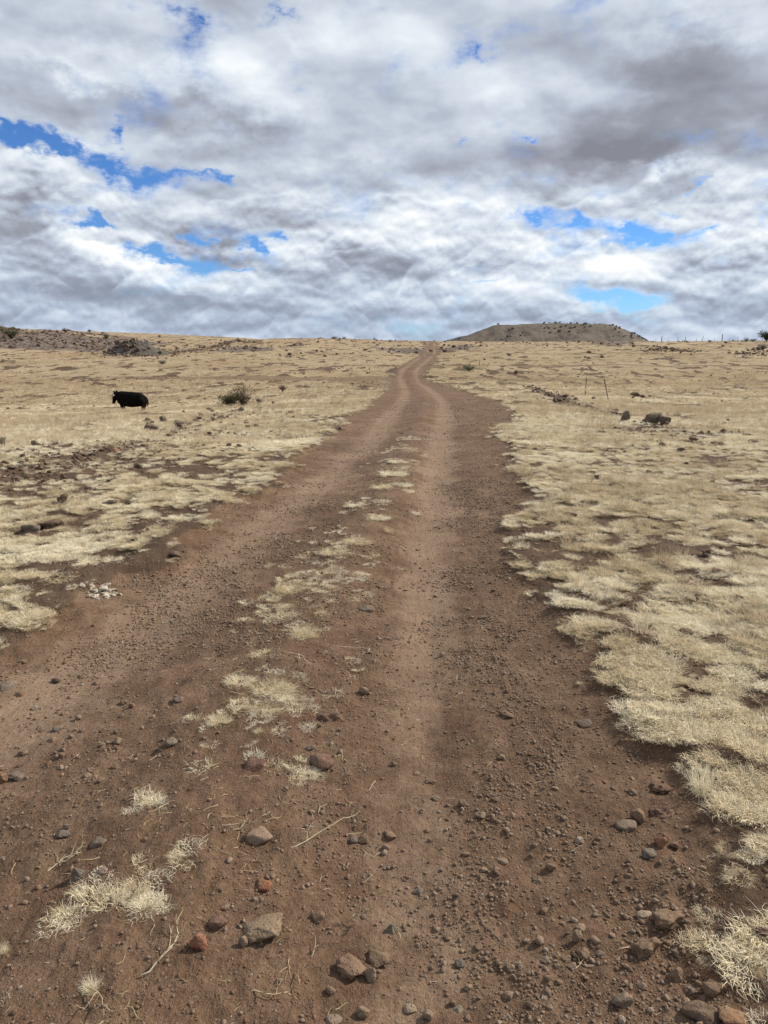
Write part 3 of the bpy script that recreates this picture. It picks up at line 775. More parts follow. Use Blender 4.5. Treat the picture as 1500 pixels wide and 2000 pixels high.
def stone_material(name, inst):
    m, nt, b = new_mat(name, 0.92, 0.2)
    p = object_pos(nt)
    if inst:
        t = E(nt, attr(nt, 'tint', 'INSTANCER').outputs['Fac'])
        base = ramp(nt, t, [(0.0, (0.125, 0.075, 0.048)), (0.35, (0.195, 0.130, 0.087)), (0.6, (0.260, 0.186, 0.133)), (0.8, (0.315, 0.243, 0.185)), (0.92, (0.27, 0.228, 0.188)), (1.0, (0.46, 0.385, 0.305))])
    else:
        oi = nt.nodes.new('ShaderNodeObjectInfo'); base = E(nt, oi.outputs['Color'])
    n1 = noise(nt, p, 38.0, 5, 0.65); n2 = noise(nt, p, 150.0, 3, 0.6); n3 = noise(nt, p, 9.0, 3, .6)
    k = (n1 - 0.5) * 1.1 + (n2 - 0.5) * 0.7 + (n3 - .5) * .6 + 1.0
    col = mix(nt, 1.0, base, xyz(nt, k, k, k), 'MULTIPLY')
    col = mix(nt, n3.sm(.35, .65, .2, .6), col, mix(nt, 1.0, xyz(nt, k, k, k), (0.150, 0.098, 0.060), 'MULTIPLY'))   # caked soil
    g = nt.nodes.new('ShaderNodeNewGeometry'); nz = sep(nt, E(nt, g.outputs['Normal']))[2]
    dust = nz.sm(0.1, 1.0) * n1.sm(0.40, 0.62) * 0.45          # soil dust settled on top
    col = mix(nt, dust, col, (0.185, 0.125, 0.080))
    nt.links.new(col.s, b.inputs['Base Color'])
    pit = voro(nt, p, 95.0).sm(0.0, 0.35)
    bump(nt, b, n1 * 0.7 + n2 * 0.35 + pit * 0.4, 1.0, 0.009)
    return m
M_GRAVEL = stone_material('gravel_stone', True)
M_STONE = stone_material('field_stone', False)

def gravel():
    specs = []
    for k in range(12):
        bm = stone_geometry(700 + k, sub=1 if k < 6 else 2, flat=.62 + .03 * (k % 5), cuts=7, rough=.07, elong=1.1 + .05 * (k % 4))
        bm.verts.index_update()
        specs.append(([tuple(v.co) for v in bm.verts], [tuple(v.index for v in f.verts) for f in bm.faces])); bm.free()
    col = variants('pebble', specs, M_GRAVEL)
    for o in col.objects: o.data.polygons.foreach_set('use_smooth', [True] * len(o.data.polygons))
    Q = []
    for r0, r1, dens, s0, s1 in ((0.6, 3.4, 9000, .0025, .007), (0.6, 4.5, 4200, .006, .014), (0.6, 6, 560, .012, .024), (3.2, 7.5, 3600, .005, .014), (4.5, 9, 560, .012, .026), (7, 16, 620, .008, .022), (16, 45, 60, .015, .05)):
        x, y = wedge(int(area(r0, r1, 40) * dens), r0, r1, 40); f = fields(x, y)
        xl, xtl, xh, xtr, xr = road_at(y)
        pt = sstep(.42, .64, fbm(x * 2.6, y * 2.0, 81, 4, .6)) * (.55 + .9 * sstep(.4, .62, fbm(x * .7, y * .5, 82, 2)))
        lane = sstep(-.1, .35, x - xtr) * .9 + f['tl'] * .25 + .35
        p = f['road'] * (0.16 + .95 * pt) * lane * (1 - .6 * f['tr']) + (1 - f['road']) * .10 * (1 - f['grass'])
        k = rng.random(len(x)) < p
        x, y = x[k], y[k]; s = s0 * (s1 / s0) ** (rng.random(len(x)) ** 1.7)
        z = base_height(x, y) + f['relief'][k] + s * .12
        Q.append(np.stack([x, y, z, s, np.clip(rng.beta(2, 2.2, len(x)), 0, 1)], 1))
    q = np.vstack(Q); n = len(q); print('gravel', n)
    rot = np.stack([rng.normal(0, .35, n), rng.normal(0, .35, n), rng.uniform(0, 6.28, n)], 1)
    scatter('gravel', col, 12, q[:, :3], q[:, 3], q[:, 4], M_GRAVEL, rot=rot)
gravel()

# ---------------------------------------------------------------- stones one can point at
STONES = {}
def smesh(style, k):
    key = (style, k)
    if key not in STONES:
        kw = {'round': dict(sub=3, flat=.72, cuts=11, rough=.07, elong=1.2), 'rough': dict(sub=3, flat=.66, cuts=12, rough=.13, elong=1.25),
              'slab': dict(sub=3, flat=.42, cuts=12, rough=.08, elong=1.5), 'wedge': dict(sub=3, flat=.62, cuts=9, rough=.05, elong=1.4),
              'big': dict(sub=4, flat=.74, cuts=12, rough=.09, elong=1.2, pits=.2), 'clod': dict(sub=4, flat=.6, cuts=7, rough=.17, elong=1.2),
              'lava': dict(sub=3, flat=.62, cuts=11, rough=.13, elong=1.3, pits=.15)}[style]
        STONES[key] = stone_mesh('stone', seed=900 + 37 * k + len(style) * 5, **kw)
        STONES[key].materials.append(M_STONE)
    return STONES[key]

COL = dict(tan=(.225, .165, .112), brown=(.16, .102, .066), dark=(.060, .040, .031), maroon=(.105, .050, .040), red=(.25, .088, .045), brick=(.25, .095, .055), grey=(.195, .160, .125),
           slate=(.128, .112, .098), pale=(.36, .285, .215), pink=(.25, .175, .135), orange=(.27, .145, .078), black=(.034, .027, .024), white=(.62, .55, .44), lichen=(.150, .138, .105), basalt=(.115, .102, .088))
srng = random.Random(5)
placed = []
def stone(u, v, w, h, colour, style, label, group=None, sink=.25, cat='stone', yaw=None, name='stone', prop=None):
    """a stone whose outline in the photograph is w x h pixels about (u, v)"""
    q = trace(u, v + h * .30, height)
    if q is None: return None
    dist = q[1] * cp - (q[2] - EYE) * sp if False else (q[1] * cp + (EYE - q[2]) * sp)
    W = w * dist / FOC
    ang = math.atan2(EYE - q[2], q[1])
    H = h * dist / FOC
    # seen height mixes the stone's height and its depth
    dep = W * (.8 if prop is None else prop)
    hz = max((H - dep * math.sin(max(ang, 0))) / max(math.cos(ang), .3), W * .30)
    hz = min(hz, W * .95)
    me = smesh(style, srng.randrange(5))
    o = bpy.data.objects.new(name, me); C.objects.link(o)
    zr = max(v_.co.z for v_ in me.vertices) - min(v_.co.z for v_ in me.vertices)
    yr = max(v_.co.y for v_ in me.vertices) - min(v_.co.y for v_ in me.vertices)
    o.scale = (W, dep / yr, hz / zr / (1 - sink))
    o.rotation_euler = (srng.uniform(-.12, .12), srng.uniform(-.12, .12), srng.uniform(-.5, .5) if yaw is None else yaw)
    zlo = min(v_.co.z for v_ in me.vertices) * o.scale.z
    gz = float(height(np.array([q[0]]), np.array([q[1]]))[0])
    o.location = (q[0], q[1], gz - zlo - sink * hz / (1 - sink))
    c = COL[colour]; j = srng.uniform(.88, 1.12)
    o.color = (c[0] * j, c[1] * j, c[2] * j, 1)
    tag(o, label, cat, group); placed.append((q[0], q[1], W))
    return o

HERO = [
 (515, 1806, 80, 62, 'tan', 'big', 'large tan pitted rock at the lower middle of the track, biggest stone there', .12),
 (388, 1840, 34, 42, 'brick', 'rough', 'red orange stone standing just left of the large tan pitted rock', .15),
 (425, 1797, 40, 26, 'maroon', 'slab', 'flat dark maroon stone bedded in soil above the red orange stone', .4),
 (475, 1838, 20, 24, 'tan', 'round', 'small tan stone tucked below the left side of the large tan pitted rock', .2),
 (515, 1722, 34, 26, 'red', 'wedge', 'brick red squared stone above the large tan pitted rock', .2),
 (630, 1481, 56, 38, 'maroon', 'wedge', 'maroon wedge stone pointing left beside a tuft on the hump', .2),
 (497, 1492, 46, 22, 'maroon', 'slab', 'dull maroon slab sunk in soil left of the maroon wedge stone', .45),
 (507, 1632, 54, 24, 'pink', 'slab', 'flat pinkish grey slab lying on the gravelly hump', .3),
 (607, 1458, 20, 15, 'grey', 'round', 'little grey stone touching the top of the maroon wedge stone', .2),
 (707, 1634, 28, 24, 'brown', 'wedge', 'brown angular stone on the left edge of the dusty wheel rut, beside a smaller one', .2),
 (690, 1640, 18, 16, 'slate', 'round', 'small grey brown stone leaning on the left side of the brown angular stone', .2),
 (762, 1632, 24, 20, 'brown', 'clod', 'brown lumpy stone in the dusty rut, right of a pair of stones', .2),
 (816, 1738, 22, 17, 'slate', 'round', 'smooth bluish grey stone on its own in the dusty wheel rut', .15),
 (740, 1866, 54, 34, 'brown', 'rough', 'broad brown rock at the upper right of the clod cluster near the bottom', .25),
 (682, 1886, 62, 46, 'brown', 'clod', 'biggest lumpy brown clod of the cluster near the bottom middle', .3),
 (722, 1901, 26, 32, 'tan', 'wedge', 'upright tan stone in front of the lumpy brown clods', .2),
 (762, 1810, 24, 24, 'lichen', 'rough', 'greenish grey pitted stone half buried in the rut', .4),
 (622, 1786, 32, 26, 'brown', 'rough', 'brown angular stone between the large tan rock and the greenish grey stone', .25),
 (708, 1973, 28, 28, 'tan', 'wedge', 'tan pointed stone close to the bottom of the picture, below the clod cluster', .2),
 (652, 1991, 36, 24, 'grey', 'round', 'pale grey rounded stone cut by the bottom edge of the picture', .2),
 (800, 1968, 26, 18, 'pale', 'wedge', 'pale angular stone with a straw across it near the bottom edge', .2),
 (836, 1981, 24, 24, 'tan', 'round', 'tan round stone right of the pale angular stone near the bottom edge', .2),
 (897, 1881, 22, 22, 'slate', 'rough', 'dark grey pitted stone alone in the gravel of the right track', .2),
 (893, 1968, 22, 18, 'grey', 'round', 'grey stone of a touching pair near the bottom edge, lower one', .2),
 (884, 1958, 16, 16, 'brown', 'round', 'brown stone of a touching pair near the bottom edge, upper one', .2),
 (1138, 1409, 34, 22, 'slate', 'wedge', 'blue grey sharp edged slate stone by the right road edge', .15),
 (1245, 1593, 30, 34, 'brown', 'wedge', 'pointed brown stone standing behind a flat grey stone at the right road edge', .15),
 (1222, 1610, 42, 22, 'grey', 'slab', 'flat grey stone in front of the pointed brown stone at the right road edge', .25),
 (1290, 1643, 26, 28, 'brick', 'rough', 'reddish lumpy stone behind the sharp grey wedge near the right grass', .2),
 (1268, 1666, 32, 26, 'slate', 'wedge', 'sharp grey wedge stone in front of the reddish lumpy stone', .15),
 (1317, 1650, 20, 18, 'maroon', 'round', 'small maroon stone right of the reddish lumpy stone, touching the grass', .2),
 (1290, 1532, 44, 28, 'maroon', 'clod', 'dark red crumbly lump at the edge of the right grass mat', .35),
 (1293, 1580, 52, 36, 'maroon', 'clod', 'broad dark red clod between the red lump and the pointed brown stone', .45),
 (1131, 1641, 18, 18, 'pale', 'wedge', 'pale squared stone in the gravel of the right track', .2),
 (1258, 1784, 30, 20, 'pale', 'slab', 'pale pinkish disc shaped stone beside a dark clod on the right', .35),
 (1306, 1790, 62, 42, 'brown', 'clod', 'dark brown cracked clod right of the pale pinkish disc', .25),
 (1263, 1845, 58, 52, 'brown', 'clod', 'big soft brown lump of soil below the pale pinkish disc', .5),
 (1128, 1828, 22, 26, 'tan', 'round', 'tan oval stone at the top of a row of gravel stones on the right', .2),
 (1140, 1861, 28, 26, 'brown', 'rough', 'brown knobbly stone below the tan oval stone', .2),
 (1105, 1871, 20, 20, 'tan', 'round', 'tan rounded stone left of the brown knobbly stone', .2),
 (1116, 1885, 20, 18, 'pink', 'round', 'pinkish rounded stone under the tan rounded stone', .2),
 (1065, 1872, 20, 14, 'grey', 'wedge', 'grey angular stone left of the gravel row on the right', .2),
 (1173, 1861, 18, 13, 'slate', 'slab', 'flat light grey stone right of the brown knobbly stone', .3),
 (1213, 1948, 40, 40, 'grey', 'big', 'rounded grey brown boulder like stone near the bottom right', .2),
 (1370, 1972, 76, 56, 'dark', 'wedge', 'long dark brown slanting slab in the bottom right corner', .2),
 (1428, 1976, 58, 48, 'orange', 'lava', 'orange brown pitted rock in the bottom right corner beside the dark slab', .2),
 (1396, 1926, 46, 38, 'brown', 'clod', 'dark crumbly clod above the orange brown pitted rock', .35),
 (1318, 1898, 30, 30, 'brown', 'rough', 'brown squared rock above the dark slab in the bottom right', .25),
 (1347, 1930, 22, 18, 'slate', 'wedge', 'small slate stone touching the top of the dark slanting slab', .2),
 (1305, 1840, 20, 16, 'brown', 'wedge', 'brown stone of a close pair right of the soft soil lump, upper one', .2),
 (1318, 1858, 18, 16, 'slate', 'wedge', 'dark grey stone of a close pair right of the soft soil lump, lower one', .2),
 (1490, 1815, 28, 26, 'maroon', 'lava', 'dark red rock in the grass at the right edge of the picture, low down', .25),
 (124, 1628, 26, 15, 'slate', 'round', 'bluish grey oval stone of a pair in the left soil', .15),
 (130, 1614, 14, 16, 'grey', 'round', 'smaller stone resting behind the bluish grey oval stone', .2),
 (152, 1702, 28, 40, 'slate', 'rough', 'long dark grey stone bedded in soil above the crescent of dry grass', .45),
 (200, 1697, 22, 18, 'pink', 'wedge', 'pinkish angular stone right of the long dark grey stone', .2),
 (192, 1644, 34, 18, 'slate', 'slab', 'flat blue grey stone level with the soil, left side', .5),
 (333, 1448, 26, 22, 'grey', 'rough', 'grey pitted round stone beside straw on the left of the hump', .2),
 (29, 1513, 34, 22, 'slate', 'rough', 'dark grey stone with a light streak at the left edge of the road', .2),
 (6, 1520, 18, 24, 'orange', 'wedge', 'orange brown stone cut by the left edge of the picture', .2),
 (112, 1421, 20, 16, 'grey', 'round', 'light grey rounded stone in the left wheel track', .15),
 (118, 1498, 12, 12, 'pale', 'round', 'pale little stone in the left wheel track with a dark one behind', .15),
 (224, 1496, 16, 14, 'brown', 'rough', 'brown round stone left of the grey pitted round stone', .2),
 (45, 1469, 22, 12, 'brown', 'round', 'long brown stone in a cluster at the left of the road', .2),
 (182, 1545, 20, 12, 'brown', 'rough', 'low brown stone in the left wheel track below the grey stones', .25),
 (15, 1338, 36, 16, 'grey', 'slab', 'wide flat grey slab sunk in the road at the left edge of the picture', .5),
 (347, 1364, 22, 14, 'slate', 'wedge', 'grey stone with a dark side left of the long grass strip', .2),
 (67, 1382, 14, 12, 'pale', 'round', 'pale round stone in the left wheel track, uppermost of the pale ones', .15),
 (160, 1320, 14, 10, 'tan', 'wedge', 'tan squared stone at the top of the left gravel patch', .15),
 (110, 1327, 20, 14, 'dark', 'wedge', 'dark cracked stone at the top of the left gravel patch', .2),
 (711, 1347, 22, 18, 'tan', 'wedge', 'tan angular stone right of the scraggy grass on the hump', .2),
 (714, 1188, 34, 15, 'slate', 'slab', 'flat grey stone level with the hump soil far up the track', .4),
 (643, 1395, 60, 38, 'maroon', 'clod', 'crumbly maroon mound of rock on the hump right of the long grass strip', .5),
 (634, 1273, 14, 9, 'pink', 'wedge', 'pinkish chip beside the branching dry stem on the hump', .2),
 (863, 1278, 12, 11, 'pale', 'wedge', 'pale pointed chip on the dusty rut', .15),
 (942, 1205, 16, 8, 'grey', 'slab', 'little grey flake on the right track', .2),
 (990, 1392, 30, 16, 'brown', 'clod', 'low brown clod in the gravel of the right track', .3),
 (343, 1081, 26, 12, 'dark', 'slab', 'dark thin slab lying on the left edge of the road', .15),
 (214, 982, 28, 15, 'black', 'lava', 'black lava stone in the left grass, left one of a pair', .15),
 (252, 984, 17, 12, 'black', 'lava', 'black lava stone in the left grass, right one of a pair', .15),
 (123, 974, 20, 20, 'black', 'lava', 'black upright lava stone in the left grass above the grey boulder', .2),
 (37, 936, 24, 14, 'black', 'lava', 'black lava stone near the left edge beside a smaller one', .2),
 (52, 934, 12, 12, 'dark', 'lava', 'smaller dark stone beside the black lava stone near the left edge', .2),
 (125, 933, 14, 14, 'black', 'lava', 'black peaked stone standing alone in the left grass', .2),
 (63, 1030, 46, 24, 'slate', 'big', 'grey basalt boulder half hidden in straw at the left edge of the road', .3),
 (97, 1022, 44, 24, 'dark', 'lava', 'dark brown rock behind the grey basalt boulder on the left', .3),
 (4, 864, 18, 24, 'basalt', 'big', 'grey brown boulder cut by the left edge of the picture', .15),
 (70, 866, 18, 12, 'basalt', 'lava', 'dull grey rounded stone right of the boulder at the left edge', .2),
 (222, 880, 22, 12, 'brick', 'rough', 'rust red stone in the dark rubble line on the left', .15),
 (297, 836, 28, 20, 'basalt', 'big', 'dark basalt boulder behind the rubble line on the left', .15),
 (352, 826, 28, 12, 'slate', 'big', 'wide grey flat topped boulder right of the dark basalt boulder', .15),
 (320, 820, 14, 14, 'lichen', 'lava', 'brownish leaning stone between the two larger boulders on the left', .15),
 (290, 820, 15, 8, 'dark', 'lava', 'flat dark stone behind the dark basalt boulder', .15),
 (472, 802, 12, 14, 'slate', 'lava', 'purplish dark rock below the green and brown shrub', .15),
 (508, 784, 14, 10, 'lichen', 'lava', 'rounded grey green stone right of the green and brown shrub', .2),
 (1378, 1081, 22, 20, 'dark', 'lava', 'dark brown block in the right grass above the pair of red rocks', .15),
 (1340, 1232, 28, 18, 'dark', 'lava', 'dark rock behind a reddish one in the right grass', .15),
 (1325, 1243, 26, 16, 'maroon', 'lava', 'reddish rock in front of a dark one in the right grass', .15),
 (1357, 1397, 28, 15, 'dark', 'round', 'dark smooth dome shaped stone in the right grass', .25),
 (1113, 1005, 30, 11, 'dark', 'round', 'low dark stone in the grass just right of the road', .3),
 (1166, 932, 12, 9, 'black', 'lava', 'black stone in the right grass, alone above the low dark stone', .15),
 (1348, 1338, 22, 12, 'brown', 'round', 'brown rounded stone half covered by straw on the right', .3),
 (1222, 816, 28, 24, 'lichen', 'big', 'mossy grey boulder left of the larger pair on the right', .1),
 (1273, 820, 38, 25, 'lichen', 'big', 'largest mossy grey boulder on the right, tall and rounded', .1),
 (1296, 822, 24, 22, 'basalt', 'big', 'dark grey boulder touching the right side of the largest mossy boulder', .1),
 (1241, 772, 18, 10, 'dark', 'lava', 'dark brown boulder alone behind the mossy boulders', .1),
 (1254, 774, 12, 6, 'brown', 'lava', 'low brown stone touching the right side of the dark boulder', .1),
 (1330, 879, 16, 10, 'black', 'lava', 'black forked stone in the grass below the right rubble', .1),
 (1404, 867, 30, 13, 'maroon', 'lava', 'long reddish brown rock at the end of a fallen pale stick', .1),
 (1355, 858, 18, 10, 'dark', 'lava', 'dark domed rock in the right rubble, left of the fallen stick', .1),
 (1364, 850, 12, 8, 'dark', 'lava', 'dark knob of rock behind the domed rock in the right rubble', .1),
 (1470, 862, 20, 9, 'dark', 'lava', 'dark long rock near the right edge of the picture', .1),
 (1460, 850, 22, 8, 'brown', 'lava', 'brown sloping rock behind the dark long rock near the right edge', .1),
 (1414, 828, 9, 7, 'black', 'lava', 'small black stone right of the mossy boulders', .1),
 (1008, 728, 8, 9, 'dark', 'lava', 'dark lump above the bare grey branch on the right', .1),
 (1160, 778, 10, 6, 'dark', 'lava', 'dark flat stone between the two metal posts', .1),
]
for (u, v, w, h, c, st, lab, sk) in HERO:
    stone(u, v, w, h, c, st, lab, sink=sk)

SHADE = {'dark': 'dark brown', 'black': 'blackish', 'maroon': 'dull maroon', 'brown': 'brown', 'tan': 'tan', 'grey': 'light grey', 'pink': 'pinkish'}
SHAPE = {'lava': 'pitted', 'rough': 'jagged', 'round': 'rounded', 'wedge': 'angular'}
LAND = [(u, v, lab.split(',')[0]) for (u, v, w, h, c, st, lab, sk) in HERO]
MARKS = [(1143, 775, 'upright metal post'), (1186, 786, 'leaning metal post'), (255, 800, 'black cow'), (465, 795, 'green and brown shrub'), (1275, 832, 'largest mossy boulder'),
         (222, 884, 'rust red stone'), (297, 844, 'dark basalt boulder'), (352, 831, 'wide flat topped grey boulder'), (515, 1806, 'large tan pitted rock'), (388, 1840, 'red orange stone'),
         (1138, 1410, 'blue grey slate stone'), (630, 1481, 'maroon wedge stone'), (333, 1448, 'grey pitted round stone'), (112, 1421, 'light grey rounded stone'), (124, 1628, 'bluish grey oval stone'),
         (1222, 1610, 'flat grey slab'), (1258, 1784, 'pale pinkish disc stone'), (1213, 1948, 'grey brown boulder near the bottom right'), (816, 1738, 'smooth bluish grey stone'), (897, 1881, 'dark grey pitted stone'),
         (214, 982, 'pair of black lava stones'), (63, 1030, 'grey basalt boulder'), (1404, 867, 'long reddish rock'), (1241, 772, 'lone dark boulder'), (1222, 818, 'left mossy boulder'), (1378, 1081, 'dark brown block'),
         (1340, 1232, 'pair of red and dark rocks'), (195, 1147, 'white rock fragments'), (15, 1338, 'wide sunken grey slab'), (125, 933, 'black peaked stone'), (37, 936, 'black stone near the left edge'), (472, 802, 'purplish rock'),
         (1131, 1641, 'pale squared stone'), (990, 1392, 'low brown clod'), (1140, 1861, 'brown knobbly stone'), (762, 1632, 'brown lumpy stone in the rut'), (1113, 1005, 'low dark stone by the road'), (1166, 932, 'lone black stone')]
used = set()
def where(u, v, w, c, st):
    order = sorted(MARKS, key=lambda m: math.hypot(m[0] - u, (m[1] - v) * 1.6))
    big = 'larger' if w > 16 else ('middling' if w > 11 else 'small')
    for k in range(4):
        mu, mv, ml = order[k]; du, dv = u - mu, v - mv; d = math.hypot(du, dv)
        side = ('right of' if du > 0 else 'left of') if abs(du) > abs(dv) * 1.6 else (('in front of' if dv > 0 else 'behind') if abs(dv) > abs(du) * 1.6 else
               (('front right of' if du > 0 else 'front left of') if dv > 0 else ('back right of' if du > 0 else 'back left of')))
        near = 'close ' if d < 45 else ('well ' if d > 120 else '')
        lab = '%s %s %s stone %s%s the %s' % (big, SHADE[c], SHAPE[st], near, side, ml)
        if lab not in used: break
    used.add(lab); return lab
def rubble(n, poly, w0, w1, colours, styles, label, group, spread, asp=.6, dist_keep=.6, tall=False):
    """stones strewn along a line of points of the photograph"""
    done = 0; tries = 0
    while done < n and tries < n * 30:
        tries += 1
        t = srng.random() * (len(poly) - 1); i = int(t); t -= i
        u = poly[i][0] * (1 - t) + poly[i + 1][0] * t + srng.gauss(0, spread[0]); v = poly[i][1] * (1 - t) + poly[i + 1][1] * t + srng.gauss(0, spread[1])
        w = w0 * (w1 / w0) ** (srng.random() ** 1.5)
        q = trace(u, v)
        if q is None: continue
        W = w * q[1] / FOC
        if any(math.hypot(q[0] - a, q[1] - b) < dist_keep * (W + c) * .5 for a, b, c in placed): continue
        c_, st_ = srng.choice(colours), srng.choice(styles)
        stone(u, v, w, w * asp * srng.uniform(.8, 1.2), c_, st_, where(u, v, w, c_, st_), group, sink=srng.uniform(.08, .25)); done += 1

rubble(32, [(150, 905), (215, 885), (300, 862), (345, 848), (390, 822), (440, 810)], 8, 20, ['dark', 'maroon', 'black', 'dark'], ['lava', 'rough'],
       'dark lava stone in the rubble line crossing the left grass', 'stones of the left rubble line', (12, 5))
rubble(16, [(0, 930), (60, 915), (130, 900), (260, 905)], 9, 20, ['dark', 'black', 'maroon'], ['lava', 'rough'],
       'dark lava stone scattered in straw below the left rubble line', 'stones scattered in the left grass', (40, 16))
rubble(26, [(1215, 845), (1260, 835), (1310, 845), (1350, 852), (1420, 850)], 7, 16, ['dark', 'maroon', 'black'], ['lava', 'rough'],
       'dark reddish stone strewn in front of the mossy boulders', 'stones strewn before the mossy boulders', (22, 8))
rubble(24, [(1035, 758), (1075, 772), (1120, 790), (1160, 800), (1210, 808)], 6, 13, ['dark', 'maroon', 'black', 'dark'], ['lava', 'rough'],
       'dark lava stone in the rubble line leading to the metal posts', 'stones of the right rubble line', (9, 4))
rubble(12, [(1060, 960), (1250, 930), (1480, 960), (1440, 1120), (1250, 1180)], 10, 22, ['dark', 'maroon', 'brown'], ['lava', 'rough'],
       'dark stone lying among the straw mats right of the road', 'stones among the right straw mats', (40, 30))
rubble(38, [(870, 1420), (960, 1560), (1010, 1700), (1040, 1850), (960, 1960), (1120, 1760)], 13, 24, ['tan', 'brown', 'grey', 'pink', 'brown', 'tan'], ['round', 'rough', 'round'],
       'rounded stone loose in the gravel of the right wheel track', 'loose stones of the right wheel track', (75, 50), .8)
rubble(34, [(60, 1340), (150, 1400), (220, 1440), (60, 1480), (150, 1520), (330, 1250), (420, 1180)], 11, 19, ['tan', 'brown', 'grey', 'pink', 'brown'], ['round', 'rough', 'wedge'],
       'rounded stone loose in the gravel of the left wheel track', 'loose stones of the left wheel track', (60, 40), .75)

# smaller rubble nobody would count
M_RUB = stone_material('rubble_stone', True)
for n_ in M_RUB.node_tree.nodes:
    if n_.type == 'VALTORGB':
        for e_, c_ in zip(n_.color_ramp.elements, [(.030, .022, .019), (.058, .038, .030), (.085, .050, .042), (.11, .078, .062), (.16, .135, .115), (.30, .25, .20)]): e_.color = (*c_, 1)
def field_rubble():
    specs = []
    for k in range(8):
        bm = stone_geometry(760 + k, sub=2, flat=.6 + .03 * (k % 4), cuts=10, rough=.12, elong=1.2); bm.verts.index_update()
        specs.append(([tuple(v.co) for v in bm.verts], [tuple(v.index for v in f.verts) for f in bm.faces])); bm.free()
    col = variants('rubble_piece', specs, M_RUB); Q = []
    def add(x, y, s, t):
        f = fields(x, y); Q.append(np.stack([x, y, base_height(x, y) + f['relief'] + s * .17, s, t], 1))
    # along the two rubble lines and before the boulders
    for line, n, sx, sy, w0, w1 in (([(150, 905), (215, 885), (300, 862), (345, 848), (390, 822), (440, 810), (480, 800)], 420, 16, 6, 3, 9), ([(0, 935), (60, 920), (130, 905), (260, 890), (400, 855), (500, 820)], 700, 55, 24, 4, 12),
                                    ([(1035, 758), (1075, 772), (1120, 790), (1160, 800), (1215, 812)], 420, 10, 4.5, 2.5, 7), ([(1215, 845), (1260, 835), (1310, 848), (1350, 855), (1440, 852)], 260, 26, 9, 3, 8),
                                    ([(1262, 683), (1300, 682), (1355, 686)], 160, 12, 2.5, 2, 6), ([(332, 690), (380, 685), (420, 677), (452, 668), (500, 668)], 260, 5, 1.6, 2, 6), ([(640, 660), (700, 659), (760, 663)], 110, 14, 2, 2, 5),
                                    ([(180, 690), (320, 694)], 160, 20, 3, 2, 6), ([(1440, 690), (1500, 692)], 60, 14, 4, 3, 8)):
        u = []; v = []
        for _ in range(n):
            t = rng.random() * (len(line) - 1); i = int(t); t -= i
            q = trace(line[i][0] * (1 - t) + line[i + 1][0] * t + rng.normal(0, sx), line[i][1] * (1 - t) + line[i + 1][1] * t + rng.normal(0, sy))
            if q is not None and q[1] < 230: u.append(q)
        q = np.array(u); s = (w0 * (w1 / w0) ** rng.random(len(q)) ** 1.3) * q[:, 1] / FOC
        add(q[:, 0], q[:, 1], s, np.clip(rng.beta(1.5, 3, len(q)), 0, 1))
    # strewn over the fields
    for r0, r1, dens, s0, s1 in ((5, 14, 2.2, .02, .07), (12, 40, 2.4, .03, .14), (40, 90, .9, .06, .26)):
        x, y = wedge(int(area(r0, r1) * dens), r0, r1); f = fields(x, y)
        k = rng.random(len(x)) < (1 - f['road']) * (.12 + .88 * sstep(.45, .68, fbm(x * .22, y * .22, 91, 4)))
        x, y = x[k], y[k]; add(x, y, s0 * (s1 / s0) ** rng.random(len(x)) ** 1.8, np.clip(rng.beta(1.5, 3, len(x)), 0, 1))
    x, y = wedge(30000, 95, 215, 32); f = fields(x, y); k = rng.random(len(x)) < f['stony'] * .5 + .03
    x, y = x[k], y[k]; add(x, y, .12 * (.8 / .12) ** rng.random(len(x)) ** 1.8, np.clip(rng.beta(2, 1.8, len(x)), 0, 1))
    q = np.vstack(Q); n = len(q); print('rubble', n)
    rot = np.stack([rng.normal(0, .3, n), rng.normal(0, .3, n), rng.uniform(0, 6.28, n)], 1)
    scatter('rubble', col, 8, q[:, :3], q[:, 3], q[:, 4], M_RUB, rot=rot)
field_rubble()

# ---------------------------------------------------------------- plants
def leaf_material(name, lo, hi, trans=.25):
    m, nt, b = new_mat(name, 0.7, 0.25)
    g = nt.nodes.new('ShaderNodeNewGeometry'); t = E(nt, g.outputs['Random Per Island'])
    col = ramp(nt, t, [(0.0, lo), (1.0, hi)]); nt.links.new(col.s, b.inputs['Base Color'])
    tr = nt.nodes.new('ShaderNodeBsdfTranslucent'); nt.links.new(col.s, tr.inputs[0])
    mx = nt.nodes.new('ShaderNodeMixShader'); mx.inputs[0].default_value = trans
    nt.links.new(b.outputs[0], mx.inputs[1]); nt.links.new(tr.outputs[0], mx.inputs[2]); nt.links.new(mx.outputs[0], nt.nodes['Material Output'].inputs[0])
    return m
M_OLIVE = leaf_material('olive_leaves', (.040, .048, .018), (.105, .105, .042))
M_JUN = leaf_material('juniper_leaves', (.018, .026, .014), (.058, .066, .034))
M_BROWN = leaf_material('brown_leaves', (.062, .036, .022), (.150, .090, .052))
M_GREYT = leaf_material('grey_twigs', (.110, .088, .074), (.225, .185, .155))
M_TAN = leaf_material('tan_twigs', (.19, .13, .075), (.33, .24, .15))
M_GREEN = leaf_material('green_leaves', (.040, .060, .026), (.115, .135, .062))
M_BARK = leaf_material('bark', (.055, .042, .032), (.10, .078, .06), 0.0)

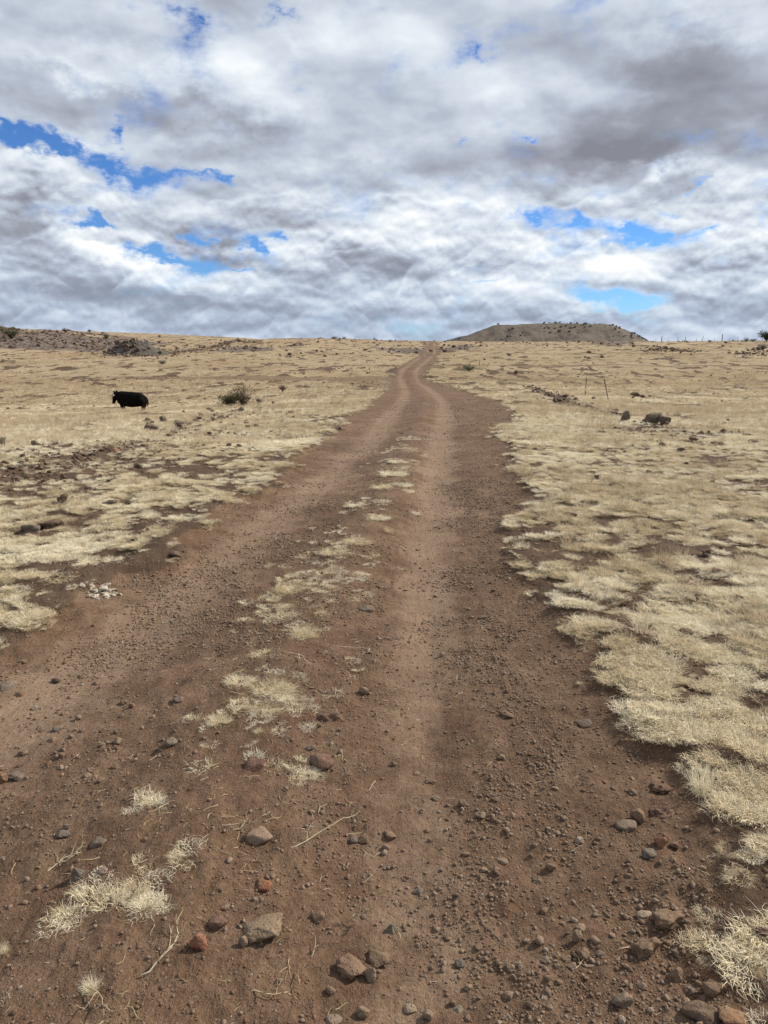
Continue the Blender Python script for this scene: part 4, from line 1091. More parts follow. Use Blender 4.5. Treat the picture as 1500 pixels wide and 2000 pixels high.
def tube(V, F, pts, rads, n=5):
    base = len(V)
    for k, (p, r_) in enumerate(zip(pts, rads)):
        d = Vector(pts[min(k + 1, len(pts) - 1)]) - Vector(pts[max(k - 1, 0)])
        d = d.normalized() if d.length > 1e-9 else Vector((0, 0, 1))
        a = d.orthogonal().normalized(); b = d.cross(a)
        for i in range(n):
            t = 2 * math.pi * i / n; q = Vector(p) + (a * math.cos(t) + b * math.sin(t)) * r_
            V.append(tuple(q))
    for k in range(len(pts) - 1):
        for i in range(n):
            j = (i + 1) % n; F.append((base + k * n + i, base + k * n + j, base + (k + 1) * n + j, base + (k + 1) * n + i))
    F.append(tuple(base + i for i in range(n))[::-1]); F.append(tuple(base + (len(pts) - 1) * n + i for i in range(n)))

def shrub_parts(seed, w, h, nstem, nleaf, leaf, open_=.5, trunk=None, thick=.012, up=.55):
    """stems that fork outward, and leaves clustered round their ends"""
    r = np.random.default_rng(seed); SV, SF, LV, LF = [], [], [], []
    tips = []
    z0 = 0.0
    if trunk:
        tube(SV, SF, [(0, 0, -.05 * h), (.02 * w, 0, trunk * .5), (0, .01 * w, trunk)], [thick * 2.6, thick * 2.2, thick * 1.8], 6); z0 = trunk
    for _ in range(nstem):
        a = r.uniform(0, 2 * math.pi); q = math.sqrt(r.random()); top = z0 + (h - z0) * (r.uniform(.55, 1.0) * (1 - .35 * q ** 2))
        p0 = (r.normal(0, .03 * w), r.normal(0, .03 * w), z0 - .03 * (0 if trunk else 1)); p3 = (math.cos(a) * q * w * .46, math.sin(a) * q * w * .46, top)
        p1 = tuple(p0[i] + (p3[i] - p0[i]) * .4 + r.normal(0, .03 * w) * (i < 2) + (0.10 * h if i == 2 else 0) for i in range(3))
        p2 = tuple(p0[i] + (p3[i] - p0[i]) * .75 + r.normal(0, .03 * w) * (i < 2) for i in range(3))
        tube(SV, SF, [p0, p1, p2, p3], [thick, thick * .75, thick * .5, thick * .2], 4)
        tips += [(p3, 1.0), (p2, .8)] + ([(p1, .6)] if r.random() < open_ else [])
    for _ in range(nleaf):
        (px, py, pz), k = tips[r.integers(len(tips))]; s = w * .085
        c = np.array([px + r.normal(0, s), py + r.normal(0, s), max(.02 * h, pz + r.normal(0, s * .9))])
        d = r.normal(size=3); d[2] = abs(d[2]) * (up * 2); d /= np.linalg.norm(d); e = np.cross(d, r.normal(size=3)); e /= np.linalg.norm(e) + 1e-9
        L = leaf * r.uniform(.6, 1.4); b = len(LV)
        LV += [tuple(c - e * L * .22), tuple(c + d * L * .5 + e * L * .05), tuple(c + e * L * .22), tuple(c - d * L * .4)]
        LF.append((b, b + 1, b + 2, b + 3))
    return (SV, SF), (LV, LF)

def at(u, v):
    q = trace(u, v)
    while q is None or q[1] > 240: v += .6; q = trace(u, v)
    z = float(height(np.array([q[0]]), np.array([q[1]]))[0]); return q[0], q[1], z

def root(name, loc, label, cat, group=None, rz=0.0):
    o = bpy.data.objects.new(name, None); o.empty_display_size = .1; C.objects.link(o); o.location = loc; o.rotation_euler = (0, 0, rz)
    return tag(o, label, cat, group)

def shrub(name, u, v, wpx, hpx, mat, label, cat='bush', group=None, seed=0, nstem=26, nleaf=900, leafk=.06, trunk=0.0, part='foliage', open_=.5, stem_mat=None, up=.55, sunk=0.0, yfix=None):
    if yfix: x_ = ray(u, v); y = yfix; x = x_[0] / x_[1] * y; z = float(height(np.array([x]), np.array([y]))[0])
    else: x, y, z = at(u, v)
    w, h = wpx * y / FOC, hpx * y / FOC
    o = root(name, (x, y, z - sunk * h), label, cat, group)
    st, lf = shrub_parts(1000 + seed, w, h, nstem, nleaf, max(w, h) * leafk, open_, trunk * h, w * .012, up)
    mesh_obj('trunk' if trunk else 'stem', st[0], st[1], stem_mat or M_BARK, o)
    mesh_obj('crown' if trunk else part, lf[0], lf[1], mat, o, smooth=False)
    return o

# shrub with a green and a brown half
sx_, sy_, sz_ = at(465, 796)
big = root('wild_shrub', (sx_, sy_, sz_), 'wild shrub left of the road, half leafy green and half brown twigs', 'shrub')
W_ = 68 * sy_ / FOC
st, lf = shrub_parts(1, W_ * .60, W_ * .42, 30, 1700, W_ * .045)
for V, F, n_, m_, dx in ((st[0], st[1], 'stem', M_BARK, -.2), (lf[0], lf[1], 'green_foliage', M_OLIVE, -.2)):
    mesh_obj(n_, [(a + dx * W_, b - .06 * W_, c) for a, b, c in V], F, m_, big, smooth=False)
st, lf = shrub_parts(2, W_ * .78, W_ * .68, 60, 1500, W_ * .035, .9)
for V, F, n_, m_, dx in ((st[0], st[1], 'stem', M_BROWN, .13), (lf[0], lf[1], 'brown_foliage', leaf_material('mixed_leaves', (.075, .060, .030), (.16, .115, .065)), .13)):
    mesh_obj(n_, [(a + dx * W_, b + .08 * W_, c) for a, b, c in V], F, m_, big, smooth=False)

shrub('brown_bush', 552, 769, 17, 20, M_BROWN, 'small round brown bush standing right of the green and brown shrub', seed=3, nstem=18, nleaf=800, leafk=.075, trunk=.18)
shrub('green_bush', 916, 725, 26, 13, M_GREEN, 'low green bush in the grass beside the right bend of the road', seed=4, nleaf=700, leafk=.07)
shrub('dead_bush', 568, 812, 18, 11, M_TAN, 'rusty tan dried bush left of the road, near the brown bush', seed=5, nleaf=260, leafk=.08, nstem=60)
shrub('brush_pile', 317, 711, 22, 11, M_GREYT, 'low pile of grey dead brush in the left field', 'brush pile', seed=6, nstem=70, nleaf=200, leafk=.05, part='twigs', stem_mat=M_GREYT)
shrub('olive_bush', 22, 664, 36, 22, M_OLIVE, 'big olive green bush on the stony rise at the far left', seed=7, nleaf=1500, leafk=.055)
shrub('grey_bush', 40, 668, 20, 9, M_GREYT, 'grey low bush at the right foot of the big olive bush', seed=8, nleaf=400, leafk=.07)
shrub('pale_bush', 5, 645, 14, 8, M_TAN, 'pale bush on the skyline at the left edge of the picture', seed=9, nleaf=400, leafk=.08)
shrub('tan_bush', 66, 657, 9, 8, M_TAN, 'tan upright bush right of the big olive bush', seed=10, nleaf=300, leafk=.09)
shrub('dark_bush', 88, 650, 8, 5, M_JUN, 'left one of two small dark bushes on the left skyline', seed=11, nleaf=300, leafk=.1)
shrub('dark_bush', 98, 650.5, 9, 4.5, M_GREYT, 'right one of two small dark bushes on the left skyline', seed=12, nleaf=300, leafk=.1)
shrub('dark_bush', 127, 650.5, 16, 9, M_JUN, 'rounded dark bush on the left skyline, widest one there', seed=13, nleaf=700, leafk=.07)
shrub('juniper_tree', 174.5, 649, 7.5, 8.5, M_JUN, 'lone tiny tree with a thin trunk on the left skyline', 'tree', seed=14, nleaf=500, leafk=.11, trunk=.3, nstem=16, yfix=225)
shrub('dark_bush', 201, 654, 9, 4, M_JUN, 'flat dark bush right of the lone tiny tree', seed=15, nleaf=300, leafk=.1, yfix=210)
shrub('olive_bush', 208, 666, 17, 11, M_OLIVE, 'olive bush at the left end of the grey rock outcrop', seed=16, nleaf=700, leafk=.07)
shrub('dark_bush', 143, 656, 9, 4.5, M_BROWN, 'small brown bush on the rise below the rounded dark bush', seed=17, nleaf=260, leafk=.1)
shrub('dark_bush', 312, 660.5, 7.5, 5.5, M_JUN, 'black looking bush alone on the far plain right of the outcrop', seed=18, nleaf=400, leafk=.1, yfix=520)
shrub('dark_bush', 357, 668, 13, 3.5, M_BROWN, 'low brown bush on the far plain behind the dark ridge', seed=19, nleaf=300, leafk=.08, yfix=260)
shrub('dark_bush', 409, 669.5, 8, 4, M_BROWN, 'reddish low bush just left of the bush on the dark ridge', seed=20, nleaf=300, leafk=.1, yfix=240)
shrub('grey_bush', 466, 668.5, 12, 9.5, leaf_material('drab_leaves', (.05, .045, .028), (.13, .11, .075)), 'drab rounded bush on the dark ridge against the sky', seed=21, nleaf=600, leafk=.08)
shrub('dark_bush', 652, 662.5, 15, 4.5, M_JUN, 'wide dark bush on the skyline left of the road crest', seed=22, nleaf=400, leafk=.08)
shrub('dark_bush', 672, 662, 10, 5, M_GREYT, 'greyish bush touching the wide dark bush on the skyline', seed=23, nleaf=300, leafk=.1)
shrub('dark_bush', 731, 664.5, 7, 6, M_JUN, 'small round dark bush on the skyline nearest to the road crest', seed=24, nleaf=300, leafk=.1)
shrub('grey_bush', 762, 667.5, 9, 5, M_GREYT, 'grey bush between the road crest and the small round dark bush', seed=25, nleaf=260, leafk=.1)
shrub('juniper_tree', 1496, 671, 34, 22, M_JUN, 'dark juniper tree cut by the right edge of the picture', 'tree', seed=26, nleaf=1800, leafk=.06, trunk=.15, nstem=40, yfix=146)
shrub('dark_bush', 1457, 669, 11, 10, M_JUN, 'upright dark bush on the right skyline at the end of the fence', seed=27, nleaf=500, leafk=.09, yfix=147)
shrub('dark_bush', 1471, 668, 13, 5.5, M_GREEN, 'low green bush between the upright dark bush and the juniper tree', seed=28, nleaf=400, leafk=.09, yfix=149)
shrub('grey_bush', 1489, 683, 24, 13, M_GREYT, 'grey leafless bush below the juniper tree at the right edge', seed=29, nleaf=600, leafk=.06, nstem=60, stem_mat=M_GREYT)

# ---------------------------------------------------------------- rock outcrop and low rocks
def outcrop():
    x0, y0, z0 = at(262, 693)
    o = root('rock_outcrop', (x0, y0, z0), 'dark grey crag of jumbled rock at the foot of the left rise', 'rock outcrop')
    k = y0 / FOC
    prof = [(-66, 4), (-50, 14), (-38, 24), (-28, 30), (-10, 32), (8, 28), (22, 21), (34, 12), (48, 6), (60, 2)]
    bm = bmesh.new(); nx, ny = 60, 18; vs = []
    for i in range(nx + 1):
        for j in range(ny + 1):
            u = -68 + 130 * i / nx; t = j / ny
            hgt = np.interp(u, [p[0] for p in prof], [p[1] for p in prof]) * k
            yy = -2.0 + 9.0 * t; s = sstep(0.0, .42, t) * (1 - .35 * sstep(.6, 1, t))
            nz = fbm(np.array([u * k * .9]), np.array([yy * .9]), 95, 4, .6)[0]
            vs.append(bm.verts.new((u * k, yy, -.25 + hgt * s * (.62 + .6 * nz))))
    for i in range(nx):
        for j in range(ny):
            a = i * (ny + 1) + j; bm.faces.new((vs[a], vs[a + ny + 1], vs[a + ny + 2], vs[a + 1]))
    bm.normal_update(); me = bpy.data.meshes.new('bedrock'); bm.to_mesh(me); bm.free(); me.materials.append(M_CRAG)
    b = bpy.data.objects.new('bedrock', me); C.objects.link(b); b.parent = o
    r = np.random.default_rng(44)
    for _ in range(64):
        u = r.uniform(-64, 56); t = r.random() ** 1.2; hgt = np.interp(u, [p[0] for p in prof], [p[1] for p in prof]) * k
        yy = -2.3 + 4.4 * t; zz = hgt * float(sstep(0.0, .45, np.array((yy + 2) / 9.0))) * .95
        q = bpy.data.objects.new('boulder', smesh('lava', int(r.integers(5)))); C.objects.link(q); q.parent = o
        s = r.uniform(.45, 1.25) * (.6 + .4 * hgt / (32 * k)); q.location = (u * k, yy, zz - .12); q.scale = (s, s * r.uniform(.7, 1.1), s * r.uniform(.9, 1.7))
        q.rotation_euler = (r.normal(0, .25), r.normal(0, .25), r.uniform(0, 6.28)); c = r.uniform(.6, 1.3); q.color = (.088 * c, .080 * c, .068 * c, 1)
def crag_material():
    m, nt, b = new_mat('crag_rock', .95, .15); p = object_pos(nt)
    n = noise(nt, p, 1.6, 6, .65); col = ramp(nt, n, [(.3, (.036, .032, .028)), (.5, (.085, .076, .064)), (.7, (.17, .15, .12))])
    nt.links.new(col.s, b.inputs['Base Color']); bump(nt, b, n, 1.0, .3); return m
M_CRAG = crag_material()
outcrop()

# pale crumbled rock at the left road edge
def white_pile():
    x0, y0, z0 = at(195, 1152); k = y0 / FOC; r = np.random.default_rng(3)
    o = root('rock_pile', (x0, y0, z0), 'small heap of whitish rock fragments on the left edge of the road', 'rock fragments')
    for n in range(46):
        u = r.normal(0, 19); dv = r.normal(0, 5) + abs(u) * .08
        if n < 14: u, dv = r.normal(4, 9), r.normal(-3, 3)
        xx, yy = u * k, -dv * k / .36
        s = r.uniform(8, 19) * k * (1.15 if n < 14 else .85)
        zz = float(height(np.array([x0 + xx]), np.array([y0 + yy]))[0]) - z0 + (s * .35 if n < 8 else 0)
        q = bpy.data.objects.new('fragment', smesh('wedge', int(r.integers(5)))); C.objects.link(q); q.parent = o
        q.location = (xx, yy, zz + s * .1); q.scale = (s, s, s); q.rotation_euler = (r.normal(0, .4), r.normal(0, .4), r.uniform(0, 6.3))
        c = r.uniform(.8, 1.1); q.color = (.66 * c, .59 * c, .47 * c, 1)
white_pile()

# ---------------------------------------------------------------- single tufts of dry grass
HT = [blade_clump(800 + k, 460, .27, .26, 30, .0085, 4, .9) for k in range(4)] + [blade_clump(820 + k, 420, .20, .48, 50, .0066, 4, .6) for k in range(4)] + [blade_clump(840 + k, 150, .38, .34, 14, .0065, 4, .8) for k in range(3)]
HTM = []
for V, F in HT:
    me = bpy.data.meshes.new('grass_tuft'); me.from_pydata(V, [], F); me.update(); me.materials.append(M_HERO); HTM.append(me)
TUFT = [  # u, v, width, height, kind (0 mat, 1 upright, 2 sprawling), label
 (760, 1036, 26, 24, 1, 'yellow upright tuft on the hump where the track narrows'), (737, 1018, 40, 12, 0, 'pale tuft just behind the yellow upright tuft on the hump'),
 (697, 1068, 48, 18, 0, 'spiky tuft on the hump, upper of a close pair'), (652, 1089, 52, 14, 0, 'low wide tuft on the left of the hump, a loaf shape'),
 (712, 1086, 44, 20, 2, 'sprawling tuft right of the loaf shaped tuft'), (770, 1098, 40, 14, 2, 'thin wisp of straw at the right side of the hump'),
 (567, 1154, 58, 26, 0, 'slanting pale tuft on the left flank of the hump'), (590, 1240, 62, 46, 1, 'bushy upright tuft on the hump with long blades to the right'),
 (548, 1210, 46, 28, 2, 'scraggy straw tuft touching the bushy upright tuft from behind'), (686, 1172, 30, 12, 0, 'tiny flat tuft above the flat grey stone on the hump'),
 (516, 1285, 50, 26, 0, 'pale tuft at the top left of the long grass strip'), (652, 1350, 40, 24, 2, 'wispy tuft right of the long grass strip'),
 (535, 1350, 74, 48, 0, 'wide matted tuft in the middle of the long grass strip'), (560, 1372, 44, 30, 1, 'dense tuft at the right end of the long grass strip'),
 (470, 1335, 50, 30, 0, 'matted tuft at the left end of the long grass strip'), (510, 1395, 66, 30, 0, 'lower matted tuft of the long grass strip'),
 (430, 1415, 58, 48, 1, 'round bleached tuft standing apart below the grass strip'), (506, 1440, 26, 22, 1, 'small tuft right of the round bleached tuft'),
 (603, 1503, 58, 38, 1, 'yellowish tuft below the maroon wedge stone'), (635, 1450, 40, 26, 2, 'thin straw wisp above the maroon wedge stone'),
 (298, 1572, 56, 40, 1, 'bleached tuft alone on the bare left soil'), (245, 1592, 18, 14, 1, 'tiny tuft left of the lone bleached tuft'),
 (348, 1690, 48, 32, 1, 'fluffy tuft above the crescent of dry grass'), (195, 1765, 110, 60, 0, 'main mat of the crescent of dry grass, left part'),
 (130, 1800, 60, 40, 0, 'left tip of the crescent of dry grass'), (255, 1752, 90, 40, 0, 'upper middle mat of the crescent of dry grass'),
 (285, 1790, 70, 52, 1, 'yellow right end of the crescent of dry grass, with long blades'),
 (180, 1940, 46, 60, 1, 'knobbly straw tuft near the bottom left of the picture'), (425, 1988, 70, 40, 2, 'pale straggling tuft cut by the bottom edge of the picture'),
 (10, 1860, 26, 40, 1, 'tuft cut by the left edge of the picture near the bottom'), (10, 1960, 26, 50, 2, 'straw tuft in the bottom left corner'),
 (775, 905, 34, 8, 0, 'faint flat tuft on the hump, farthest up the track'), (768, 928, 46, 12, 0, 'pale tuft on the hump below the farthest one'), (785, 950, 40, 9, 0, 'flat tuft on the right side of the hump, far up'),
 (747, 955, 36, 12, 0, 'tuft on the left side of the hump, far up'), (795, 958, 26, 10, 0, 'little tuft at the right rim of the hump'), (700, 990, 40, 11, 0, 'low tuft on the left rim of the hump'),
 (745, 985, 30, 10, 0, 'small pale tuft in the middle of the hump'), (680, 1002, 34, 10, 2, 'thin straw at the left rim of the hump'), (808, 995, 22, 8, 0, 'small tuft on the right rim of the hump beside the dusty rut'),
 (35, 1185, 28, 32, 1, 'yellow upright tuft at the left edge of the road'), (8, 1205, 30, 44, 1, 'bleached tuft at the left picture edge beside the yellow upright tuft'),
 (108, 1132, 66, 28, 0, 'golden tuft behind the whitish rock fragments'), (268, 1068, 36, 22, 0, 'golden tuft on bare soil at the left road edge'), (250, 1103, 34, 16, 2, 'sparse tuft below the golden tuft on the left road edge'),
 (1147, 1222, 72, 44, 0, 'round bleached tuft out on the soil at the right road edge'), (1108, 1186, 52, 28, 0, 'pale tuft above the round bleached tuft at the right road edge'),
 (1372, 1520, 76, 110, 1, 'tall yellow tuft at the right road edge, thickest one'), (1195, 1330, 60, 40, 0, 'pale tuft at the right road edge, first below the round bleached tuft'),
 (1133, 1330, 16, 14, 1, 'tiny tuft on bare soil left of the right grass'), (1378, 1870, 30, 26, 1, 'tiny straw tuft on bare soil near the bottom right'),
 (1400, 1790, 60, 50, 2, 'loose straw tuft at the lower right grass edge'), (1450, 1850, 70, 50, 0, 'matted tuft at the lower right grass edge'),
]
for (u, v, w, h, kd, lab) in TUFT:
    x, y, z = at(u, v + h * .22); k = (y * cp + (EYE - z) * sp) / FOC
    me = HTM[{0: srng.randrange(4), 1: 4 + srng.randrange(4), 2: 8 + srng.randrange(3)}[kd]]
    ex = max(max(abs(q.co.x) for q in me.vertices), .1) * 2; ez = max(q.co.z for q in me.vertices)
    o = bpy.data.objects.new('grass_tuft', me); C.objects.link(o)
    W = w * k * (1.5 if kd == 1 else 1.75); ang = math.atan2(EYE - z, y); dep = W * (.75 if kd != 0 else .9)
    hz = np.clip((h * k - dep * .8 * math.sin(ang)) / math.cos(ang), W * .20, W * 1.1) * 1.2
    dy = np.clip((h * k) / max(math.sin(ang), .15), W * .4, W * 1.1)
    o.scale = (W / ex, dy / ex, hz / ez); o.location = (x, y, z - .004); o.rotation_euler = (0, 0, srng.uniform(-.5, .5) + (math.pi if srng.random() < .5 else 0))
    tag(o, lab, 'grass tuft', 'single tufts of dry grass')

# branching dead stems lying on the track
def dry_stem(seed, L):
    r = np.random.default_rng(seed); V, F = [], []
    def go(p, a, L, w, lev):
        pts = [p]; n = 6
        for i in range(n):
            p = (p[0] + L / n * math.cos(a), p[1] + L / n * math.sin(a), max(.003, p[2] + r.normal(.003, .004))); a += r.normal(0, .25); pts.append(p)
            if lev < 2 and i > 0 and r.random() < .55: go(p, a + r.choice([-1, 1]) * r.uniform(.4, 1.0), L * r.uniform(.25, .55), w * .7, lev + 1)
        tube(V, F, pts, [w * (1 - .7 * i / n) for i in range(n + 1)], 4)
    go((-L / 2, 0, .006), 0.0, L, .0024, 0); return V, F
STEMS = [(600, 1300, 90, -.5, 'branching pale dead stem lying on the hump above the long grass strip'), (690, 1262, 60, -.2, 'forked dry stem lying on the right of the hump'), (115, 1700, 80, .9, 'forked straw stem beside the long dark grey stone'),
         (215, 1975, 110, -.4, 'long straw stalk lying near the bottom left of the picture'), (620, 1640, 110, .5, 'tangle of dead stems on the gravelly hump below the pink slab'), (525, 1935, 70, .3, 'bent dry stem below the large tan pitted rock'),
         (618, 1843, 40, 1.2, 'short white twig standing out between the tan rock and the brown clods'), (695, 1785, 34, -.1, 'tiny white twig with forked end in the rut'), (470, 1630, 60, .6, 'straw stalk left of the pinkish slab'),
         (330, 1905, 90, .6, 'pale lumpy stem in the soil near the bottom left'), (1130, 1010 + 640, 30, .4, 'short stick leaning in gravel on the right track')]
M_STEM = straw_material('dead_stem', (.42, .32, .19), (.60, .50, .33), (.72, .63, .46), 'OBJECT')
for n, (u, v, L, a, lab) in enumerate(STEMS):
    x, y, z = at(u, v); k = (y * cp + (EYE - z) * sp) / FOC
    V, F = dry_stem(50 + n, L * k * 1.2); o = mesh_obj('dry_stem', V, F, M_STEM); o.location = (x, y, z + .004); o.rotation_euler = (0, 0, a); tag(o, lab, 'stem')

# ---------------------------------------------------------------- posts, fence, sticks
def plain(name, c, rough=.8):
    m, nt, b = new_mat(name, rough); p = object_pos(nt); n = noise(nt, p, 30, 4, .6)
    col = mix(nt, n.sm(.35, .65), tuple(q * .7 for q in c), tuple(q * 1.2 for q in c)); nt.links.new(col.s, b.inputs['Base Color']); return m
M_POST = plain('weathered_steel', (.080, .078, .066)); M_WHITE = plain('white_clip', (.75, .75, .72)); M_WOOD = plain('grey_wood', (.115, .098, .080)); M_STICK = plain('bleached_wood', (.36, .33, .29)); M_WIRE = plain('wire', (.12, .115, .11))

def t_post(u, v, h, tilt, label, clip):
    x, y, z = at(u, v); H = h * y / FOC; w = .022
    o = root('metal_post', (x, y, z), label, 'post')
    V = []; F = []
    sec = [(-w, -.004), (w, -.004), (w, .004), (.004, .004), (.004, .03), (-.004, .03), (-.004, .004), (-w, .004)]
    for zz in (-.25, H): V += [(a, b, zz) for a, b in sec]
    n = len(sec)
    for i in range(n): F.append((i, (i + 1) % n, n + (i + 1) % n, n + i))
    F += [tuple(range(n))[::-1], tuple(range(n, 2 * n))]
    stud = []
    p = mesh_obj('stake', V, F, M_POST, o, smooth=False)
    V = []; F = []
    for q in range(int(H / .055)):
        b = len(V); zz = .02 + q * .055
        V += [(-.007, -.011, zz), (.007, -.011, zz), (.007, -.003, zz), (-.007, -.003, zz), (-.007, -.011, zz + .02), (.007, -.011, zz + .02), (.007, -.003, zz + .02), (-.007, -.003, zz + .02)]
        F += [tuple(b + i for i in f) for f in ((0, 1, 5, 4), (1, 2, 6, 5), (2, 3, 7, 6), (3, 0, 4, 7), (4, 5, 6, 7), (3, 2, 1, 0))]
    mesh_obj('stud_row', V, F, M_POST, o, smooth=False)
    V = []; F = []; tube(V, F, [(0, -.02, .30 * H * clip), (0, -.03, .36 * H * clip), (0, -.02, .40 * H * clip)], [.02, .028, .02], 8)
    if clip: mesh_obj('clip', V, F, M_WHITE, o)
    o.rotation_euler = (0, tilt, .1); return o
t_post(1142.5, 776, 36, .02, 'upright thin metal post in the right field with a white clip', 1.0)
t_post(1188, 786, 42, -.27, 'metal post in the right field leaning to the left', 0)
x, y, z = at(936, 717); V = []; F = []; tube(V, F, [(0, 0, -.2), (.01, 0, .4), (-.01, 0, 12.5 * y / FOC)], [.03, .027, .024], 6)
o = mesh_obj('wooden_stake', V, F, M_WOOD); o.location = (x, y, z); tag(o, 'thin wooden stake right of the low green bush by the road', 'stake')

def fence():
    yf = 152.0
    posts = [(1281, 8, .02, .6), (1292.5, 12, 0, 1.5), (1306, 7, 0, .5), (1324, 9.5, .02, .9), (1333, 6, 0, .5), (1337.5, 10, .14, 1.1), (1348, 5, 0, .5), (1360, 8, .05, .6), (1370, 10.5, .35, .8), (1383, 5, 0, .5), (1396, 6, 0, .5), (1410.5, 15, 0, 1.5), (1425, 7, 0, .6), (1441, 9, 0, .8)]
    x0 = (1280 - 750) / FOC * yf / 1.026; gz = lambda x: float(height(np.array([x]), np.array([yf]))[0])
    o = root('wire_fence', (x0, yf, gz(x0)), 'wire fence of thin uneven posts along the right skyline', 'fence')
    z0 = gz(x0); tops = []
    for (u, h, t, r_) in posts:
        x = (u - 750) / FOC * yf / 1.026; H = h * yf / FOC; g = gz(x) - z0
        V = []; F = []; tube(V, F, [(0, 0, -.3), (t * H * .5, 0, H * .5), (t * H, 0, H)], [.05 * r_, .048 * r_, .042 * r_], 6)
        p = mesh_obj('post', V, F, M_WOOD, o); p.location = (x - x0, 0, g); tops.append((x - x0, g))
    for lvl in (.35, .62, .9):
        V = []; F = []; tube(V, F, [(a, .03, g + lvl * .85) for a, g in tops], [.006] * len(tops), 4); mesh_obj('wire', V, F, M_WIRE, o)
fence()

def stick(name, u, v, wpx, rz, thick, label, cat, mat, forks=3, lift=0.02):
    x, y, z = at(u, v); L = wpx * y / FOC; V = []; F = []; r = np.random.default_rng(int(u))
    main = [(-L / 2 + L * i / 7, r.normal(0, .02 * L), lift + thick + r.normal(0, .012 * L) + .03 * L * math.sin(i)) for i in range(8)]
    tube(V, F, main, [thick * (1.1 - .09 * i) for i in range(8)], 6)
    for _ in range(forks):
        i = int(r.integers(2, 7)); p = main[i]; q = (p[0] + r.uniform(.08, .25) * L, p[1] + r.normal(0, .1) * L, p[2] + r.uniform(.02, .16) * L)
        tube(V, F, [p, tuple((np.array(p) + np.array(q)) / 2 + r.normal(0, .01 * L, 3)), q], [thick * .6, thick * .45, thick * .2], 5)
    o = mesh_obj(name, V, F, mat); o.location = (x, y, z); o.rotation_euler = (0, 0, rz); return tag(o, label, cat)
stick('dead_branch', 1002, 743, 34, .35, .035, 'bare grey dead branch lying in the right field', 'branch', M_STICK, 6)
stick('fallen_stick', 1378, 866, 42, .12, .018, 'thin pale stick lying straight in the grass beside the long reddish rock', 'stick', M_STICK, 1)

# ---------------------------------------------------------------- black cow
def cow():
    x, y, z = at(255, 800)
    k = y / FOC
    o = root('cow', (x, y, z), 'black cow with lowered head standing in the dry grass on the left', 'cow')
    L = 70 * k / 2.2
    m, nt, b = new_mat('black_hide', .95, .06); p = object_pos(nt); n = noise(nt, p, 22, 4, .6)
    col = mix(nt, n.sm(.4, .7), (.004, .0036, .0035), (.011, .0095, .0085)); nt.links.new(col.s, b.inputs['Base Color']); bump(nt, b, n, .5, .02)
    # one continuous skin: balls strung along the bones, melted together
    bm = bmesh.new()
    def chain(pts, n=7, ky=1.0):
        for (x0, y0, z0, r0), (x1, y1, z1, r1) in zip(pts[:-1], pts[1:]):
            for i in range(n + 1):
                t = i / n; r_ = r0 + (r1 - r0) * t
                bmesh.ops.create_icosphere(bm, subdivisions=3, radius=1.0, matrix=Matrix.Translation((x0 + (x1 - x0) * t, y0 + (y1 - y0) * t, z0 + (z1 - z0) * t)) @ Matrix.Diagonal((r_, r_ * ky, r_, 1)))
    chain([(.84, 0, .60, .27), (.60, 0, .69, .34), (.15, 0, .71, .37), (-.2, 0, .73, .37), (-.48, 0, .78, .34)], 7, .92)
    chain([(.92, 0, .50, .20), (.62, 0, .54, .34), (.1, 0, .52, .37), (-.40, 0, .54, .32), (-.55, 0, .58, .26)], 7, .95)
    chain([(-.38, 0, .86, .25), (-.55, 0, .84, .27), (-.72, 0, .86, .22), (-.86, 0, .88, .175)], 6, .9)
    chain([(-.86, 0, .90, .17), (-.93, 0, .73, .155), (-.985, 0, .56, .115), (-1.005, 0, .46, .10)], 6, .85)
    for s in (-1, 1):
        chain([(-.46, .17 * s, .46, .17), (-.47, .18 * s, .26, .095), (-.46, .18 * s, .12, .068), (-.475, .18 * s, .03, .075)], 6)
        chain([(.78, .17 * s, .52, .24), (.74, .19 * s, .38, .17), (.86, .20 * s, .27, .095), (.83, .20 * s, .12, .068), (.815, .20 * s, .03, .075)], 6)
    me = bpy.data.meshes.new('body'); bm.to_mesh(me); bm.free(); me.materials.append(m)
    body = bpy.data.objects.new('body', me); C.objects.link(body)
    rm = body.modifiers.new('melt', 'REMESH'); rm.mode = 'VOXEL'; rm.voxel_size = .022; rm.use_smooth_shade = True
    sm = body.modifiers.new('soften', 'SMOOTH'); sm.factor = .6; sm.iterations = 9
    me2 = bpy.data.meshes.new_from_object(body.evaluated_get(bpy.context.evaluated_depsgraph_get()))
    body.modifiers.clear(); body.data = me2; me2.name = 'body'
    if not me2.materials: me2.materials.append(m)
    me2.polygons.foreach_set('use_smooth', [True] * len(me2.polygons))
    body.parent = o; body.scale = (L * .97, L, L * 1.02)
    def part(name, V, F, mat): q = mesh_obj(name, V, F, mat, o); q.scale = (L * .97, L, L * 1.02); return q
    for s in (-1, 1):
        V = []; F = []; tube(V, F, [(-.88, .10 * s, 1.02), (-.87, .18 * s, 1.08), (-.86, .26 * s, 1.10), (-.86, .31 * s, 1.07)], [.03, .062, .05, .012], 8); part('ear', V, F, m)
    V = []; F = []; tube(V, F, [(-.885, -.27, .93), (-.89, -.275, .84)], [.028, .03], 6); part('ear_tag', V, F, M_WHITE)
    V = []; F = []; tube(V, F, [(.92, 0, .82), (1.06, .01, .72), (1.125, .02, .56), (1.12, .02, .38), (1.07, .02, .22)], [.05, .04, .035, .05, .02], 7); part('tail', V, F, m)
    mg = plain('grey_muzzle', (.10, .085, .075)); V = []; F = []
    tube(V, F, [(-1.035, 0, .46), (-1.06, 0, .405), (-1.062, 0, .375)], [.082, .084, .05], 10); part('muzzle', V, F, mg)
cow()

